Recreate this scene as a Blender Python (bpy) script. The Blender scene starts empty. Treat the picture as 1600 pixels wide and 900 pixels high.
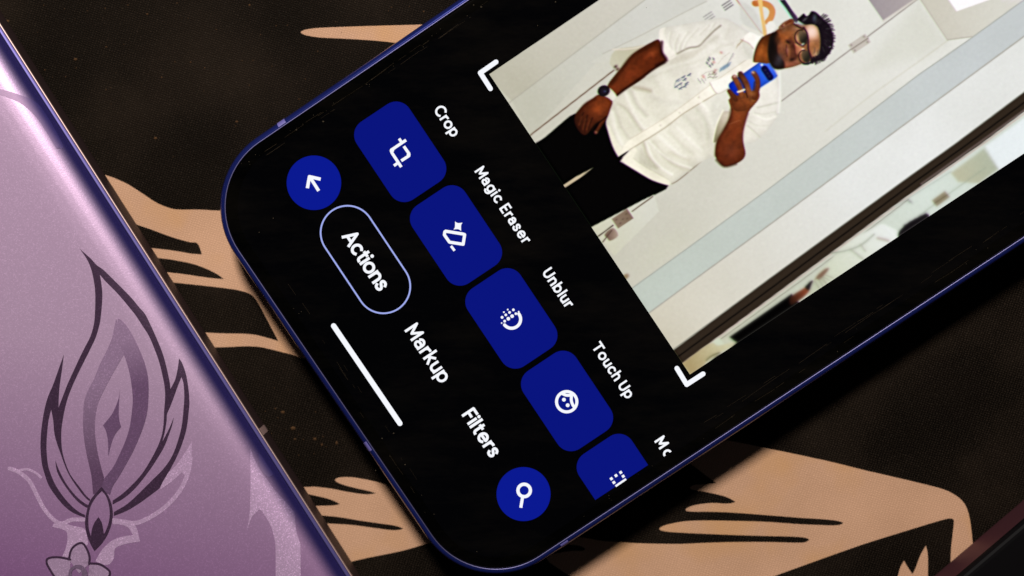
import bpy, bmesh, math, random
import numpy as np
from mathutils import Matrix, Vector
from mathutils.geometry import delaunay_2d_cdt

random.seed(7); rng = np.random.default_rng(7)
S = bpy.context.scene
COL = S.collection

# ------------------------------------------------------------------ camera, world, lamp, exposure
ZS = 0.0085                                   # height of the glass of the lit phone above the mat
F = 2600.0                                    # focal length in photograph pixels (1600 wide)
TILT = Matrix.Rotation(math.radians(-3.5), 3, 'X') @ Matrix.Rotation(math.radians(1.0), 3, 'Y')
CAM = TILT @ Vector((0, 0, 0.236)) + Vector((0, 0, ZS))
cd = bpy.data.cameras.new('camera'); cam = bpy.data.objects.new('camera', cd); COL.objects.link(cam)
cam.matrix_world = Matrix.Translation(CAM) @ TILT.to_4x4()
cd.sensor_width = 36.0; cd.lens = 36.0 * F / 1600.0
cd.clip_start = 0.01; cd.clip_end = 20
cd.dof.use_dof = True; cd.dof.focus_distance = 0.2365; cd.dof.aperture_fstop = 10.5
S.camera = cam

w = bpy.data.worlds.new('World'); S.world = w; w.use_nodes = True
w.node_tree.nodes['Background'].inputs[0].default_value = (0.80, 0.88, 1.0, 1)
w.node_tree.nodes['Background'].inputs[1].default_value = 0.012

ld = bpy.data.lights.new('desk_lamp', 'AREA'); ld.shape = 'DISK'; ld.size = 0.085
ld.energy = 3.5; ld.color = (1.0, 0.95, 0.89)
lamp = bpy.data.objects.new('desk_lamp', ld); COL.objects.link(lamp)
lamp.location = Vector((-0.16, 0.73, 1.0)).normalized() * 0.55
lamp.rotation_euler = (Vector((0, 0, 0)) - lamp.location).to_track_quat('-Z', 'Y').to_euler()

S.view_settings.view_transform = 'Standard'; S.view_settings.look = 'None'
S.view_settings.exposure = 0.0; S.view_settings.gamma = 1.0
S.render.engine = 'CYCLES'; S.cycles.max_bounces = 6

# ------------------------------------------------------------------ small helpers
MR = np.array(TILT); CA = np.array(CAM)
def un(p, z=ZS):
    """the point of the plane at height z seen at photograph pixel p"""
    d = MR @ np.array([(p[0] - 800) / F, (450 - p[1]) / F, -1.0])
    t = (z - CA[2]) / d[2]
    q = CA + d * t
    return (float(q[0]), float(q[1]))
def proj(X, Y, Z):
    """plane points back to photograph pixels (numpy arrays)"""
    P = np.stack([X - CA[0], Y - CA[1], np.broadcast_to(Z, np.shape(X)) - CA[2]], 0)
    L = np.tensordot(MR.T, P, 1)
    return 800 + F * L[0] / -L[2], 450 - F * L[1] / -L[2]
TH = math.radians(33.8)
EU = (math.cos(TH), math.sin(TH)); EV = (math.sin(TH), -math.cos(TH))
def UV(u, v):                                  # millimetres along / across the lit phone -> metres
    return ((u * EU[0] + v * EV[0]) / 1000, (u * EU[1] + v * EV[1]) / 1000)

def lin(c):
    c = np.asarray(c, float) / 255.0
    return np.where(c <= 0.04045, c / 12.92, ((c + 0.055) / 1.055) ** 2.4)

def link(o, parent=None, label=None, cat=None, group=None, kind=None):
    COL.objects.link(o)
    if parent is not None: o.parent = parent
    for k, v in (('label', label), ('category', cat), ('group', group), ('kind', kind)):
        if v: o[k] = v
    return o
def empty(name, loc, label, cat, group=None):
    o = bpy.data.objects.new(name, None); o.empty_display_size = 0.01
    link(o, None, label, cat, group); o.location = loc
    return o
def mesh(name, V, Fc, mat, parent=None, smooth=False, **kw):
    me = bpy.data.meshes.new(name); me.from_pydata([tuple(v) for v in V], [], [tuple(f) for f in Fc])
    if mat: me.materials.append(mat)
    if smooth: me.polygons.foreach_set('use_smooth', [True] * len(me.polygons))
    me.update()
    o = bpy.data.objects.new(name, me)
    link(o, None, **kw)
    if parent is not None:
        o.parent = parent
        o.matrix_parent_inverse = Matrix.Translation(-root_loc(parent))
    return o
def root_loc(p):                               # meshes carry world coordinates, only the Empties are moved
    return Vector(p.location) if p.type == 'EMPTY' else Vector((0, 0, 0))

def smooth_path(pts, closed=True, n=4):
    """Catmull-Rom through the traced points; a point given as (x, y, 1) is a corner"""
    N = len(pts); out = []
    rngN = N if closed else N - 1
    for i in range(rngN):
        p1 = pts[i]; p2 = pts[(i + 1) % N]
        p0 = pts[i - 1] if (closed or i > 0) else p1
        p3 = pts[(i + 2) % N] if (closed or i + 2 < N) else p2
        if len(p1) > 2: p0 = p1
        if len(p2) > 2: p3 = p2
        for k in range(n):
            t = k / n
            q = []
            for a in (0, 1):
                m1 = (p2[a] - p0[a]) / 2; m2 = (p3[a] - p1[a]) / 2
                if len(p1) > 2: m1 = p2[a] - p1[a] if len(p2) > 2 else (p2[a] - p1[a])
                if len(p2) > 2: m2 = p2[a] - p1[a]
                h = (2*t**3 - 3*t**2 + 1) * p1[a] + (t**3 - 2*t**2 + t) * m1 + (-2*t**3 + 3*t**2) * p2[a] + (t**3 - t**2) * m2
                q.append(h)
            out.append(tuple(q))
    if not closed: out.append(tuple(pts[-1][:2]))
    return out

def inside(poly, X, Y):
    P = np.asarray([p[:2] for p in poly], float); r = np.zeros(np.shape(X), bool)
    x0, y0 = P[:, 0], P[:, 1]; x1, y1 = np.roll(x0, -1), np.roll(y0, -1)
    for a, b, c, d in zip(x0, y0, x1, y1):
        if b == d: continue
        k = ((b > Y) != (d > Y)) & (X < (c - a) * (Y - b) / (d - b) + a)
        r ^= k
    return r

def cdt(polys, mode='evenodd'):
    """flat triangulation of polygons: evenodd (holes) or union"""
    V = []; Fc = []
    for pl in polys:
        i0 = len(V); V += [Vector((p[0], p[1])) for p in pl]; Fc.append(list(range(i0, len(V))))
    v, e, f, ov, oe, of = delaunay_2d_cdt(V, [], Fc, 0, 1e-5)
    v = np.array([(a.x, a.y) for a in v]); f = [list(t) for t in f]
    if mode == 'union':
        c = np.array([v[t].mean(0) for t in f])
        m = np.zeros(len(f), bool)
        for pl in polys:
            P = np.array([q[:2] for q in pl]); k = np.nonzero((c[:, 0] > P[:, 0].min()) & (c[:, 0] < P[:, 0].max()) & (c[:, 1] > P[:, 1].min()) & (c[:, 1] < P[:, 1].max()))[0]
            if k.size: m[k] |= inside(pl, c[k, 0], c[k, 1])
        keep = [t for t, k in zip(f, m) if k]
    else:
        c = np.array([v[t].mean(0) for t in f])
        m = np.zeros(len(f), bool)
        for pl in polys: m ^= inside(pl, c[:, 0], c[:, 1])
        keep = [t for t, k in zip(f, m) if k]
    used = sorted({i for t in keep for i in t}); mp = {a: b for b, a in enumerate(used)}
    return v[used], [[mp[i] for i in t] for t in keep]

def clip_half(poly, p, n):
    """part of a polygon on the side of the line through p where (q-p).n <= 0"""
    out = []
    for i in range(len(poly)):
        a, b = poly[i], poly[(i + 1) % len(poly)]
        da = (a[0]-p[0])*n[0] + (a[1]-p[1])*n[1]; db = (b[0]-p[0])*n[0] + (b[1]-p[1])*n[1]
        if da <= 0: out.append((a[0], a[1]))
        if (da < 0) != (db < 0) and abs(da - db) > 1e-12:
            t = da / (da - db); out.append((a[0] + t*(b[0]-a[0]), a[1] + t*(b[1]-a[1])))
    return out

def circle(c, r, n=40, ry=None, rot=0.0):
    ry = ry or r
    return [(c[0] + r*math.cos(a)*math.cos(rot) - ry*math.sin(a)*math.sin(rot),
             c[1] + r*math.cos(a)*math.sin(rot) + ry*math.sin(a)*math.cos(rot)) for a in (2*math.pi*i/n for i in range(n))]
def stroke(pts, width, cap=True, closed=False, nd=14):
    """outline pieces (to be united) of a round pen drawn along pts"""
    r = width / 2; out = []
    m = len(pts) if closed else len(pts) - 1
    for i in range(m):
        a, b = pts[i], pts[(i + 1) % len(pts)]
        dx, dy = b[0]-a[0], b[1]-a[1]; L = math.hypot(dx, dy)
        if L < 1e-9: continue
        nx, ny = -dy/L*r, dx/L*r
        out.append([(a[0]+nx, a[1]+ny), (a[0]-nx, a[1]-ny), (b[0]-nx, b[1]-ny), (b[0]+nx, b[1]+ny)])
    for i, p in enumerate(pts):
        if closed or cap or 0 < i < len(pts) - 1: out.append(circle(p, r, nd))
    return out
def arc(c, r, a0, a1, n=14, ry=None):
    ry = ry or r
    return [(c[0] + r*math.cos(math.radians(a0 + (a1-a0)*i/n)), c[1] + ry*math.sin(math.radians(a0 + (a1-a0)*i/n))) for i in range(n + 1)]

def flat(name, polys, z, mat, parent, mode='evenodd', **kw):
    """pixel-traced outlines laid as a thin sheet at height z"""
    v, f = cdt(polys, mode)
    V = [un(p, z) + (z,) for p in v]
    Fc = []
    for t in f:
        a, b, c = (V[i] for i in t)
        cr = (b[0]-a[0])*(c[1]-a[1]) - (b[1]-a[1])*(c[0]-a[0])
        Fc.append(t if cr > 0 else t[::-1])
    return mesh(name, V, Fc, mat, parent, **kw)

def rounded_rect(u0, u1, v0, v1, R, n=14):
    out = []
    for cx, cy, a0 in ((u1-R, v1-R, 0), (u0+R, v1-R, 90), (u0+R, v0+R, 180), (u1-R, v0+R, 270)):
        out += [(cx + R*math.cos(math.radians(a0 + 90*i/n)), cy + R*math.sin(math.radians(a0 + 90*i/n))) for i in range(n + 1)]
    return out
def loft(rect, prof, to_world, cap_first=False, cap_last=False, n=14):
    """rings of a rounded rectangle (u0,u1,v0,v1,R) offset outward by d at height z for (d,z) in prof (mm)"""
    u0, u1, v0, v1, R = rect; V = []; Fc = []
    k = 4 * (n + 1)
    for d, z in prof:
        for a, b in rounded_rect(u0-d, u1+d, v0-d, v1+d, max(R + d, 0.2), n):
            x, y = to_world(a, b); V.append((x, y, z / 1000))
    for j in range(len(prof) - 1):
        for i in range(k):
            i2 = (i + 1) % k
            Fc.append((j*k + i, j*k + i2, (j+1)*k + i2, (j+1)*k + i))
    if cap_first: Fc.append(tuple(range(k))[::-1])
    if cap_last: Fc.append(tuple((len(prof)-1)*k + i for i in range(k)))
    me_v = V
    return me_v, Fc
def fix_normals(o):
    bm = bmesh.new(); bm.from_mesh(o.data); bmesh.ops.recalc_face_normals(bm, faces=bm.faces); bm.to_mesh(o.data); bm.free()
def clean_curve(pts, n=4):
    return smooth_path(pts, closed=False, n=n)

# ------------------------------------------------------------------ materials
def mat_new(name):
    m = bpy.data.materials.new(name); m.use_nodes = True
    nt = m.node_tree; b = nt.nodes['Principled BSDF']
    return m, nt, b
def N(nt, typ, **kw):
    n = nt.nodes.new(typ)
    for k, v in kw.items(): setattr(n, k, v)
    return n
def simple(name, base, rough=0.5, metal=0.0, spec=0.5, emit=None):
    m, nt, b = mat_new(name)
    b.inputs['Base Color'].default_value = (*base, 1); b.inputs['Roughness'].default_value = rough
    b.inputs['Metallic'].default_value = metal; b.inputs['Specular IOR Level'].default_value = spec
    if emit is not None:
        b.inputs['Emission Color'].default_value = (*[float(x) for x in lin(emit)], 1); b.inputs['Emission Strength'].default_value = 1.0
    return m

def weave(nt, b, col_a, col_b, bump=0.25, blotch=None):
    """fine twill: two crossed sets of threads give colour, grain and relief"""
    tc = N(nt, 'ShaderNodeTexCoord')
    mp = N(nt, 'ShaderNodeMapping'); mp.inputs['Rotation'].default_value = (0, 0, math.radians(18))
    nt.links.new(tc.outputs['Object'], mp.inputs['Vector'])
    nz = N(nt, 'ShaderNodeTexNoise'); nz.inputs['Scale'].default_value = 1500; nz.inputs['Detail'].default_value = 4
    nt.links.new(tc.outputs['Object'], nz.inputs['Vector'])
    add = N(nt, 'ShaderNodeMix', data_type='VECTOR'); add.inputs['Factor'].default_value = 0.00042
    nt.links.new(mp.outputs[0], add.inputs['A']); nt.links.new(nz.outputs['Color'], add.inputs['B'])
    w1 = N(nt, 'ShaderNodeTexWave', wave_type='BANDS', bands_direction='X'); w1.inputs['Scale'].default_value = 820
    w2 = N(nt, 'ShaderNodeTexWave', wave_type='BANDS', bands_direction='Y'); w2.inputs['Scale'].default_value = 980
    for q in (w1, w2): nt.links.new(add.outputs['Result'], q.inputs['Vector'])
    mul = N(nt, 'ShaderNodeMath', operation='MULTIPLY')
    nt.links.new(w1.outputs['Fac'], mul.inputs[0]); nt.links.new(w2.outputs['Fac'], mul.inputs[1])
    big = N(nt, 'ShaderNodeTexNoise'); big.inputs['Scale'].default_value = 55; big.inputs['Detail'].default_value = 5
    nt.links.new(tc.outputs['Object'], big.inputs['Vector'])
    mr = N(nt, 'ShaderNodeMapRange'); mr.inputs[1].default_value = 0.3; mr.inputs[2].default_value = 0.7
    mr.inputs[3].default_value = -0.35; mr.inputs[4].default_value = 0.35
    nt.links.new(big.outputs['Fac'], mr.inputs[0])
    sm = N(nt, 'ShaderNodeMath', operation='ADD', use_clamp=True)
    nt.links.new(mul.outputs[0], sm.inputs[0]); nt.links.new(mr.outputs[0], sm.inputs[1])
    mx = N(nt, 'ShaderNodeMix', data_type='RGBA')
    mx.inputs['A'].default_value = (*col_a, 1); mx.inputs['B'].default_value = (*col_b, 1)
    nt.links.new(sm.outputs[0], mx.inputs['Factor'])
    last = mx.outputs['Result']
    if blotch:
        st = N(nt, 'ShaderNodeTexNoise'); st.inputs['Scale'].default_value = 70; st.inputs['Detail'].default_value = 3
        nt.links.new(tc.outputs['Object'], st.inputs['Vector'])
        m2 = N(nt, 'ShaderNodeMapRange'); m2.inputs[1].default_value = 0.52; m2.inputs[2].default_value = 0.72; m2.inputs[4].default_value = 0.75
        nt.links.new(st.outputs['Fac'], m2.inputs[0])
        m3 = N(nt, 'ShaderNodeMix', data_type='RGBA'); m3.inputs['B'].default_value = (*blotch, 1)
        nt.links.new(m2.outputs[0], m3.inputs['Factor']); nt.links.new(last, m3.inputs['A']); last = m3.outputs['Result']
    nt.links.new(last, b.inputs['Base Color'])
    bp = N(nt, 'ShaderNodeBump'); bp.inputs['Strength'].default_value = bump; bp.inputs['Distance'].default_value = 0.0001
    nt.links.new(mul.outputs[0], bp.inputs['Height']); nt.links.new(bp.outputs[0], b.inputs['Normal'])

M_mat, nt, b = mat_new('black_fabric')
weave(nt, b, (0.0008, 0.0005, 0.0004), (0.0235, 0.0155, 0.0105), 0.9)
b.inputs['Roughness'].default_value = 0.58; b.inputs['Specular IOR Level'].default_value = 0.10; b.inputs['Specular Tint'].default_value = (1.0, 0.80, 0.62, 1)
M_tan, nt, b = mat_new('tan_print')
weave(nt, b, (0.52, 0.30, 0.185), (0.70, 0.412, 0.265), 0.4, blotch=(0.60, 0.32, 0.135))
b.inputs['Roughness'].default_value = 0.8; b.inputs['Specular IOR Level'].default_value = 0.15

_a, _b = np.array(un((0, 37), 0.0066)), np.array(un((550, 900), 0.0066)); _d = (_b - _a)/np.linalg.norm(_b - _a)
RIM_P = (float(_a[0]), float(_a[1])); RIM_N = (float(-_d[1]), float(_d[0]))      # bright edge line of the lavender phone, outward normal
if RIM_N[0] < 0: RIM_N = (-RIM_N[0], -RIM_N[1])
def lavender(name, base, rough, fleck=0.5, metal=0.45, grad=None, spec=0.5):
    """satin metallic finish with fine glitter; grad = (p0, p1, colour at p1): colour fade along a line"""
    m, nt, b = mat_new(name)
    tc = N(nt, 'ShaderNodeNewGeometry')
    vo = N(nt, 'ShaderNodeTexVoronoi'); vo.inputs['Scale'].default_value = 7500
    nt.links.new(tc.outputs['Position'], vo.inputs['Vector'])
    sep = N(nt, 'ShaderNodeSeparateColor'); nt.links.new(vo.outputs['Color'], sep.inputs[0])
    pw = N(nt, 'ShaderNodeMath', operation='POWER'); pw.inputs[1].default_value = 5.0
    nt.links.new(sep.outputs[0], pw.inputs[0])
    sc = N(nt, 'ShaderNodeMath', operation='MULTIPLY_ADD'); sc.inputs[1].default_value = fleck; sc.inputs[2].default_value = 1.0 - fleck * 0.17
    nt.links.new(pw.outputs[0], sc.inputs[0])
    colr = N(nt, 'ShaderNodeRGB'); colr.outputs[0].default_value = (*base, 1); src = colr.outputs[0]
    if grad:
        p0, p1, c1 = grad
        d = Vector((p1[0]-p0[0], p1[1]-p0[1], 0)); L2 = d.length_squared
        sub = N(nt, 'ShaderNodeVectorMath', operation='SUBTRACT'); sub.inputs[1].default_value = (p0[0], p0[1], 0)
        nt.links.new(tc.outputs['Position'], sub.inputs[0])
        dt = N(nt, 'ShaderNodeVectorMath', operation='DOT_PRODUCT'); dt.inputs[1].default_value = tuple(d / L2)
        nt.links.new(sub.outputs[0], dt.inputs[0])
        mx = N(nt, 'ShaderNodeMix', data_type='RGBA', clamp_factor=True)
        nt.links.new(dt.outputs['Value'], mx.inputs['Factor']); nt.links.new(src, mx.inputs['A']); mx.inputs['B'].default_value = (*c1, 1)
        src = mx.outputs['Result']
    # dark reflection round the bent rim, painted into the base colour as deep violet
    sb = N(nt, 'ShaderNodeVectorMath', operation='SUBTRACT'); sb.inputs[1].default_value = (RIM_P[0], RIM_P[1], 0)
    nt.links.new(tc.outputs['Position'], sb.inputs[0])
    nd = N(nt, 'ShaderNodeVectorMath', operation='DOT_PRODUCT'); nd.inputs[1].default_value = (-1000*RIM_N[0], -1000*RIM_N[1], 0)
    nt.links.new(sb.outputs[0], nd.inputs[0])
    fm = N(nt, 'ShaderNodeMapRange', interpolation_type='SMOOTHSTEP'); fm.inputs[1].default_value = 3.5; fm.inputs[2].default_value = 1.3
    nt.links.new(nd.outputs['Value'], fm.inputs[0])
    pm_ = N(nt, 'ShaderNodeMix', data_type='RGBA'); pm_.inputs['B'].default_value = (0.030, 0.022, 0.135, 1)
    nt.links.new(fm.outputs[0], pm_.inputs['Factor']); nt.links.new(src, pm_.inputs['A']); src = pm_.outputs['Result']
    vm = N(nt, 'ShaderNodeVectorMath', operation='SCALE')
    nt.links.new(src, vm.inputs[0]); nt.links.new(sc.outputs[0], vm.inputs['Scale'])
    nt.links.new(vm.outputs[0], b.inputs['Base Color'])
    nz = N(nt, 'ShaderNodeTexNoise'); nz.inputs['Scale'].default_value = 5200; nz.inputs['Detail'].default_value = 3
    nt.links.new(tc.outputs['Position'], nz.inputs['Vector'])
    bp = N(nt, 'ShaderNodeBump'); bp.inputs['Strength'].default_value = 0.10 + 0.12 * fleck; bp.inputs['Distance'].default_value = 0.00006
    nt.links.new(nz.outputs['Fac'], bp.inputs['Height']); nt.links.new(bp.outputs[0], b.inputs['Normal'])
    b.inputs['Metallic'].default_value = metal; b.inputs['Roughness'].default_value = rough
    b.inputs['Specular IOR Level'].default_value = spec
    return m

M_glass = simple('black_glass', (0.0012, 0.0011, 0.0009), 0.08, spec=0.35)
def screen(name, c): return simple(name, (0.0, 0.0, 0.0), 0.08, spec=0.35, emit=c)
M_off = screen('screen_black', (1, 1, 2))
for m_ in (M_off, M_glass):                                       # thin uneven film of grease
    nt = m_.node_tree; b = nt.nodes['Principled BSDF']; tc = N(nt, 'ShaderNodeTexCoord'); mp = N(nt, 'ShaderNodeMapping')
    mp.inputs['Rotation'].default_value = (0, 0, math.radians(-25)); mp.inputs['Scale'].default_value = (1, 3.5, 1)
    nt.links.new(tc.outputs['Object'], mp.inputs['Vector'])
    nz = N(nt, 'ShaderNodeTexNoise'); nz.inputs['Scale'].default_value = 45; nz.inputs['Detail'].default_value = 8; nz.inputs['Roughness'].default_value = 0.7
    nt.links.new(mp.outputs[0], nz.inputs['Vector'])
    mr = N(nt, 'ShaderNodeMapRange'); mr.inputs[1].default_value = 0.45; mr.inputs[2].default_value = 0.85; nt.links.new(nz.outputs['Fac'], mr.inputs[0])
    mx = N(nt, 'ShaderNodeMix', data_type='RGBA'); mx.inputs['A'].default_value = (0.0004, 0.0004, 0.0004, 1); mx.inputs['B'].default_value = (0.0050, 0.0040, 0.0028, 1)
    nt.links.new(mr.outputs[0], mx.inputs['Factor']); nt.links.new(mx.outputs['Result'], b.inputs['Base Color'])
M_tile = screen('screen_blue', (9, 20, 126))
M_btn = screen('screen_bright_blue', (10, 25, 145))
M_white = screen('screen_white', (247, 249, 255))
M_line = screen('screen_outline', (160, 172, 238))

# ------------------------------------------------------------------ the mat
MW = 0.46; MH = 0.34
mat_root = empty('desk_mat', (0, 0, 0), 'black woven fabric desk mat printed with tan brush shapes, lying under the phones', 'desk mat')
def mat_body():
    V, Fc = loft((-MW/2*1000, MW/2*1000, -MH/2*1000, MH/2*1000, 6), [(-0.6, -3.0), (0, -2.6), (0, -0.4), (-0.25, -0.08), (-0.6, 0)], lambda a, b: (a/1000, b/1000), True, True)
    o = mesh('cloth', V, Fc, M_mat, mat_root); fix_normals(o); return o
mat_body()
C1 = 1
prints = [
 # spike at the top
 [[(470,51),(474,47.5),(482,45.5),(500,43.5),(550,41.5),(600,40),(655,38.5),(720,36,1),(705,82,1),(650,71),(615,66.5),(580,63),(540,60.5),(500,58.5),(480,55.5)]],
 # hand between the phones (black bars are gaps in the print)
 [[(100,262,1),(150,268),(163,273),(178,278),(200,288),(225,304),(245,317),(265,325),(280,327.5),(310,327.5),(340,329),(370,329),(430,330,1),(520,560,1),(475,560),(458,554.5),(440,550),(420,545),(405,542),(385,541),(360,542),(330,543,1),(300,540,1),(200,500,1)],
  [(195,340,1),(212,350),(235,358),(260,367.5),(280,374),(298,378.5),(306,379),(311,384),(315.5,397.5,1),(300,396.5),(270,391.5),(240,388),(195,383,1)],
  [(215,400,1),(248,403.2),(270,406),(300,412),(320,419),(337,427),(350,436,1),(340,435.5),(320,433.3),(290,428.8),(262,425.5),(215,420,1)],
  [(230,436,1),(268,441),(290,443.3),(320,446.5),(350,450),(375,454),(390,459),(399,467),(408,482),(417,499),(427,518),(435,533,1),(420,528.5),(400,523.5),(380,521.5),(350,521),(318,519.5),(270,517,1)]],
 # fingers at the bottom between the phones
 [[(440,757,1),(476,761),(490,760.5),(505,762),(520,764),(540,768),(560,771.3),(575,772.5),(588,770.7,1),(575,767),(560,763.5),(540,758.5),(528,754),(523.5,750),(527,747),(535,745.6),(550,745.8),(565,748),(580,751),(600,756.5),(660,780,1),(720,850,1),(690,845),(658,852,1),(640,857.5),(620,862.5),(600,866.5),(575,871.5),(549,877.5),(500,890,1)],
  [(450,764,1),(484,772.5),(500,776),(515,780),(526,784.5),(531,787.5,1),(522,789.7),(505,790.3),(480,790.5),(450,790,1)],
  [(470,801,1),(503,805.2),(530,808),(560,813),(595,818),(618,821.5),(630.5,825.8,1),(622,828.3),(608,828),(580,824.3),(550,820.3),(515,818.2),(470,815,1)]],
 # large shape at the lower right
 [[(1060,676,1),(1140,688.5),(1196,700),(1240,709),(1300,722),(1350,734.5),(1400,746),(1450,758),(1475,765),(1490,772),(1503,782),(1511,795),(1516,815),(1519.5,845),(1521,870),(1522,960,1),(880,1000,1),(905,912),(888,899),(858,878.5,1),(852,868,1),(890,861),(910,860.5),(914,857.5),(906,853),(885,850,1),(880,838,1),(912,840),(940,845),(970,847),(1000,849),(1060,850),(1100,848.3),(1150,847),(1200,847),(1240,848),(1257,847.5),(1264,843.5),(1258,840.3),(1240,838.5),(1200,837.5),(1150,836),(1100,834),(1060,832),(1038,830),(1030,826.5),(1037,821.5),(1050,818),(1070,814.6),(1100,813.3),(1150,814),(1200,815.6),(1240,818.5),(1270,820),(1300,821),(1312,820),(1317,817),(1310,814.2),(1290,811.5),(1250,809),(1200,805),(1150,801.2),(1110,799.5),(1085,799.5),(1072,798),(1074,793.5),(1087,789),(1112,786),(1135,787),(1146,785.5),(1149,783.8,1),(1137,777.3),(1120,772.2),(1100,768),(1084,765.5),(1078,762),(1085,757.8),(1100,756.8),(1119.5,755,1),(1110,748),(1096,737.5),(1083,727.5,1),(1050,705,1)],
  [(1484,810),(1489,811.5),(1490.5,816),(1488,840),(1485.5,870),(1484,960,1),(1440,1000,1),(1120,1000,1),(1150,922,1),(1210,900),(1250,885.5),(1300,867.5),(1350,850),(1400,834.3),(1440,822),(1470,813)],
  [(1396,930,1),(1403,900),(1407,886),(1412.5,876,1),(1418,885.5),(1425.5,897,1),(1430,889),(1438,868),(1446.5,852.5,1),(1449,862),(1450,880),(1449,935,1)]],
]
for k, polys in enumerate(prints):
    flat('print_motif', [smooth_path(p) for p in polys], 0.00003, M_tan, mat_root)

# ------------------------------------------------------------------ the lit phone
ph = empty('smartphone', UV(45, -1.4) + (0,), 'face-up phone with dark blue metal frame and lit photo editing screen', 'phone')
RECT = (-29.25, 122.0, -36.95, 34.1, 11.0)
M_frame, nt, b = mat_new('blue_anodised_metal')
b.inputs['Base Color'].default_value = (0.014, 0.023, 0.18, 1); b.inputs['Metallic'].default_value = 0.55; b.inputs['Roughness'].default_value = 0.2
b.inputs['Specular Tint'].default_value = (0.12, 0.12, 0.25, 1); b.inputs['Coat Weight'].default_value = 0.8; b.inputs['Coat Roughness'].default_value = 0.16
M_lip = simple('polished_lip', (0.17, 0.16, 0.33), 0.48, 1.0)
M_band = simple('antenna_plastic', (0.15, 0.13, 0.40), 0.5, 0.0, 0.4)
zt = ZS * 1000
prof = clean_curve([(0.16, zt+0.065), (0.32, zt+0.05), (0.49, zt-0.01), (0.69, zt-0.18), (0.88, zt-0.56), (1.0, zt-1.1), (1.08, zt-1.8), (1.1, zt-2.6), (1.1, zt-5.6), (1.05, zt-6.6), (0.9, zt-7.4), (0.55, zt-8.1), (0.1, zt-8.4), (-1.0, zt-8.45)], 4)
V, Fc = loft(RECT, prof, UV, False, True, 18)
fr = mesh('frame', V, Fc, M_frame, ph, True); fix_normals(fr)
lip = clean_curve([(-0.03, zt-0.12), (-0.03, zt+0.0), (0.02, zt+0.075), (0.09, zt+0.09), (0.155, zt+0.068), (0.16, zt-0.05)], 4)
V, Fc = loft(RECT, lip, UV, False, False, 18)
o = mesh('lip', V, Fc, M_lip, ph, True); fix_normals(o)
V, Fc = loft(RECT, [(-0.02, zt-0.5), (-0.02, zt-0.10), (-0.25, zt-0.05), (-0.6, zt-0.018), (-1.0, zt-0.004), (-1.5, zt)], UV, False, True, 18)
gl = mesh('cover_glass', V, Fc, M_glass, ph, True); fix_normals(gl)
def band(at, along, half=0.62):
    """plastic antenna break: a strip following the frame section"""
    pr = [(d + 0.012, z + 0.012) for d, z in prof[3:44]]
    V = []; Fc = []
    for d, z in pr:
        for s in (-half, half):
            u, v = at
            if along == 'v0': p = UV(u + s, RECT[2] - d)
            elif along == 'v1': p = UV(u + s, RECT[3] + d)
            else: p = UV(RECT[0] - d, v + s)
            V.append(p + (z/1000,))
    for i in range(len(pr)-1): Fc.append((2*i, 2*i+1, 2*i+3, 2*i+2))
    o = mesh('antenna_band', V, Fc, M_band, fr, True); fix_normals(o)
def uv_of(px):
    x, y = un(px); return ((x*EU[0] + y*EU[1])*1000, (x*EV[0] + y*EV[1])*1000)
band(uv_of((442, 196)), 'v0'); band(uv_of((577, 696)), 'u0', 0.75); band(uv_of((880, 846)), 'v1')

ZD = ZS + 0.00002; ZT = ZS + 0.00004; ZI = ZS + 0.00006
V = [UV(a, b) + (ZD,) for a, b in rounded_rect(RECT[0]+1.7, RECT[1]-1.7, RECT[2]+1.7, RECT[3]-1.7, 9.3)]
disp = mesh('display', V, [tuple(range(len(V)))], M_off, ph); fix_normals(disp)

# --- buttons and tiles
eu = (math.cos(math.radians(33.7)), -math.sin(math.radians(33.7))); ev = (-eu[1], eu[0])   # picture directions (y down)
def L2P(c, a, b): return (c[0] + a*eu[0] + b*ev[0], c[1] + a*eu[1] + b*ev[1])
def rrect(c, W, L, R, n=10):
    return [L2P(c, a, b) for a, b in rounded_rect(-W/2, W/2, -L/2, L/2, R, n)]
tiles = [(625.3,237.2), (712.5,367.9), (799,497.5), (886,626.5), (973,756.3)]
for i, c in enumerate(tiles):
    p = rrect(c, 99, 146, 25)
    if i == 4:
        d = (71.1, -47.1); n = (47.1, 71.1)
        p = clip_half(p, (1011.1, 727.6), n)
    flat('app_tile', [p], ZT, M_tile, disp)
flat('round_button', [circle((490.5,285.6), 42.6, 64)], ZT, M_btn, disp, label='round blue back button with arrow')
flat('round_button', [circle((818,772), 42.2, 64)], ZT, M_btn, disp, label='round blue search button with magnifier')
def icon(name, pieces, **kw): flat(name, pieces, ZI, M_white, disp, 'union', **kw)
icon('back_arrow', stroke([(501,280),(483.5,276),(480.3,294)], 5.2, False) + stroke([(484.5,277),(498,298.2)], 5.0, False) + [circle((483.8,276.4), 2.6, 12)])
icon('search_icon', stroke(arc((819,766.3), 9.7, 0, 360, 40), 5.2) + stroke([(816.6,776.5),(813.7,793.3)], 4.8, False))
def Z3(x, y): return (580 + x/10, 195 + y/10)
icon('crop_icon', stroke([Z3(545,238), Z3(335,380), Z3(312,405), Z3(325,440), Z3(470,660)], 4.6, False) + [circle(Z3(325,398), 3.4, 14)]
     + stroke([Z3(437,215), Z3(470,268)], 4.4, False) + stroke([Z3(355,640), Z3(410,600)], 4.4, False)
     + stroke([Z3(510,335), Z3(590,450), Z3(588,485), Z3(470,562)], 4.6, False) + [circle(Z3(585,468), 3.0, 14)])
def Z4(x, y): return (680 + x/15, 340 + y/15)
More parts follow.
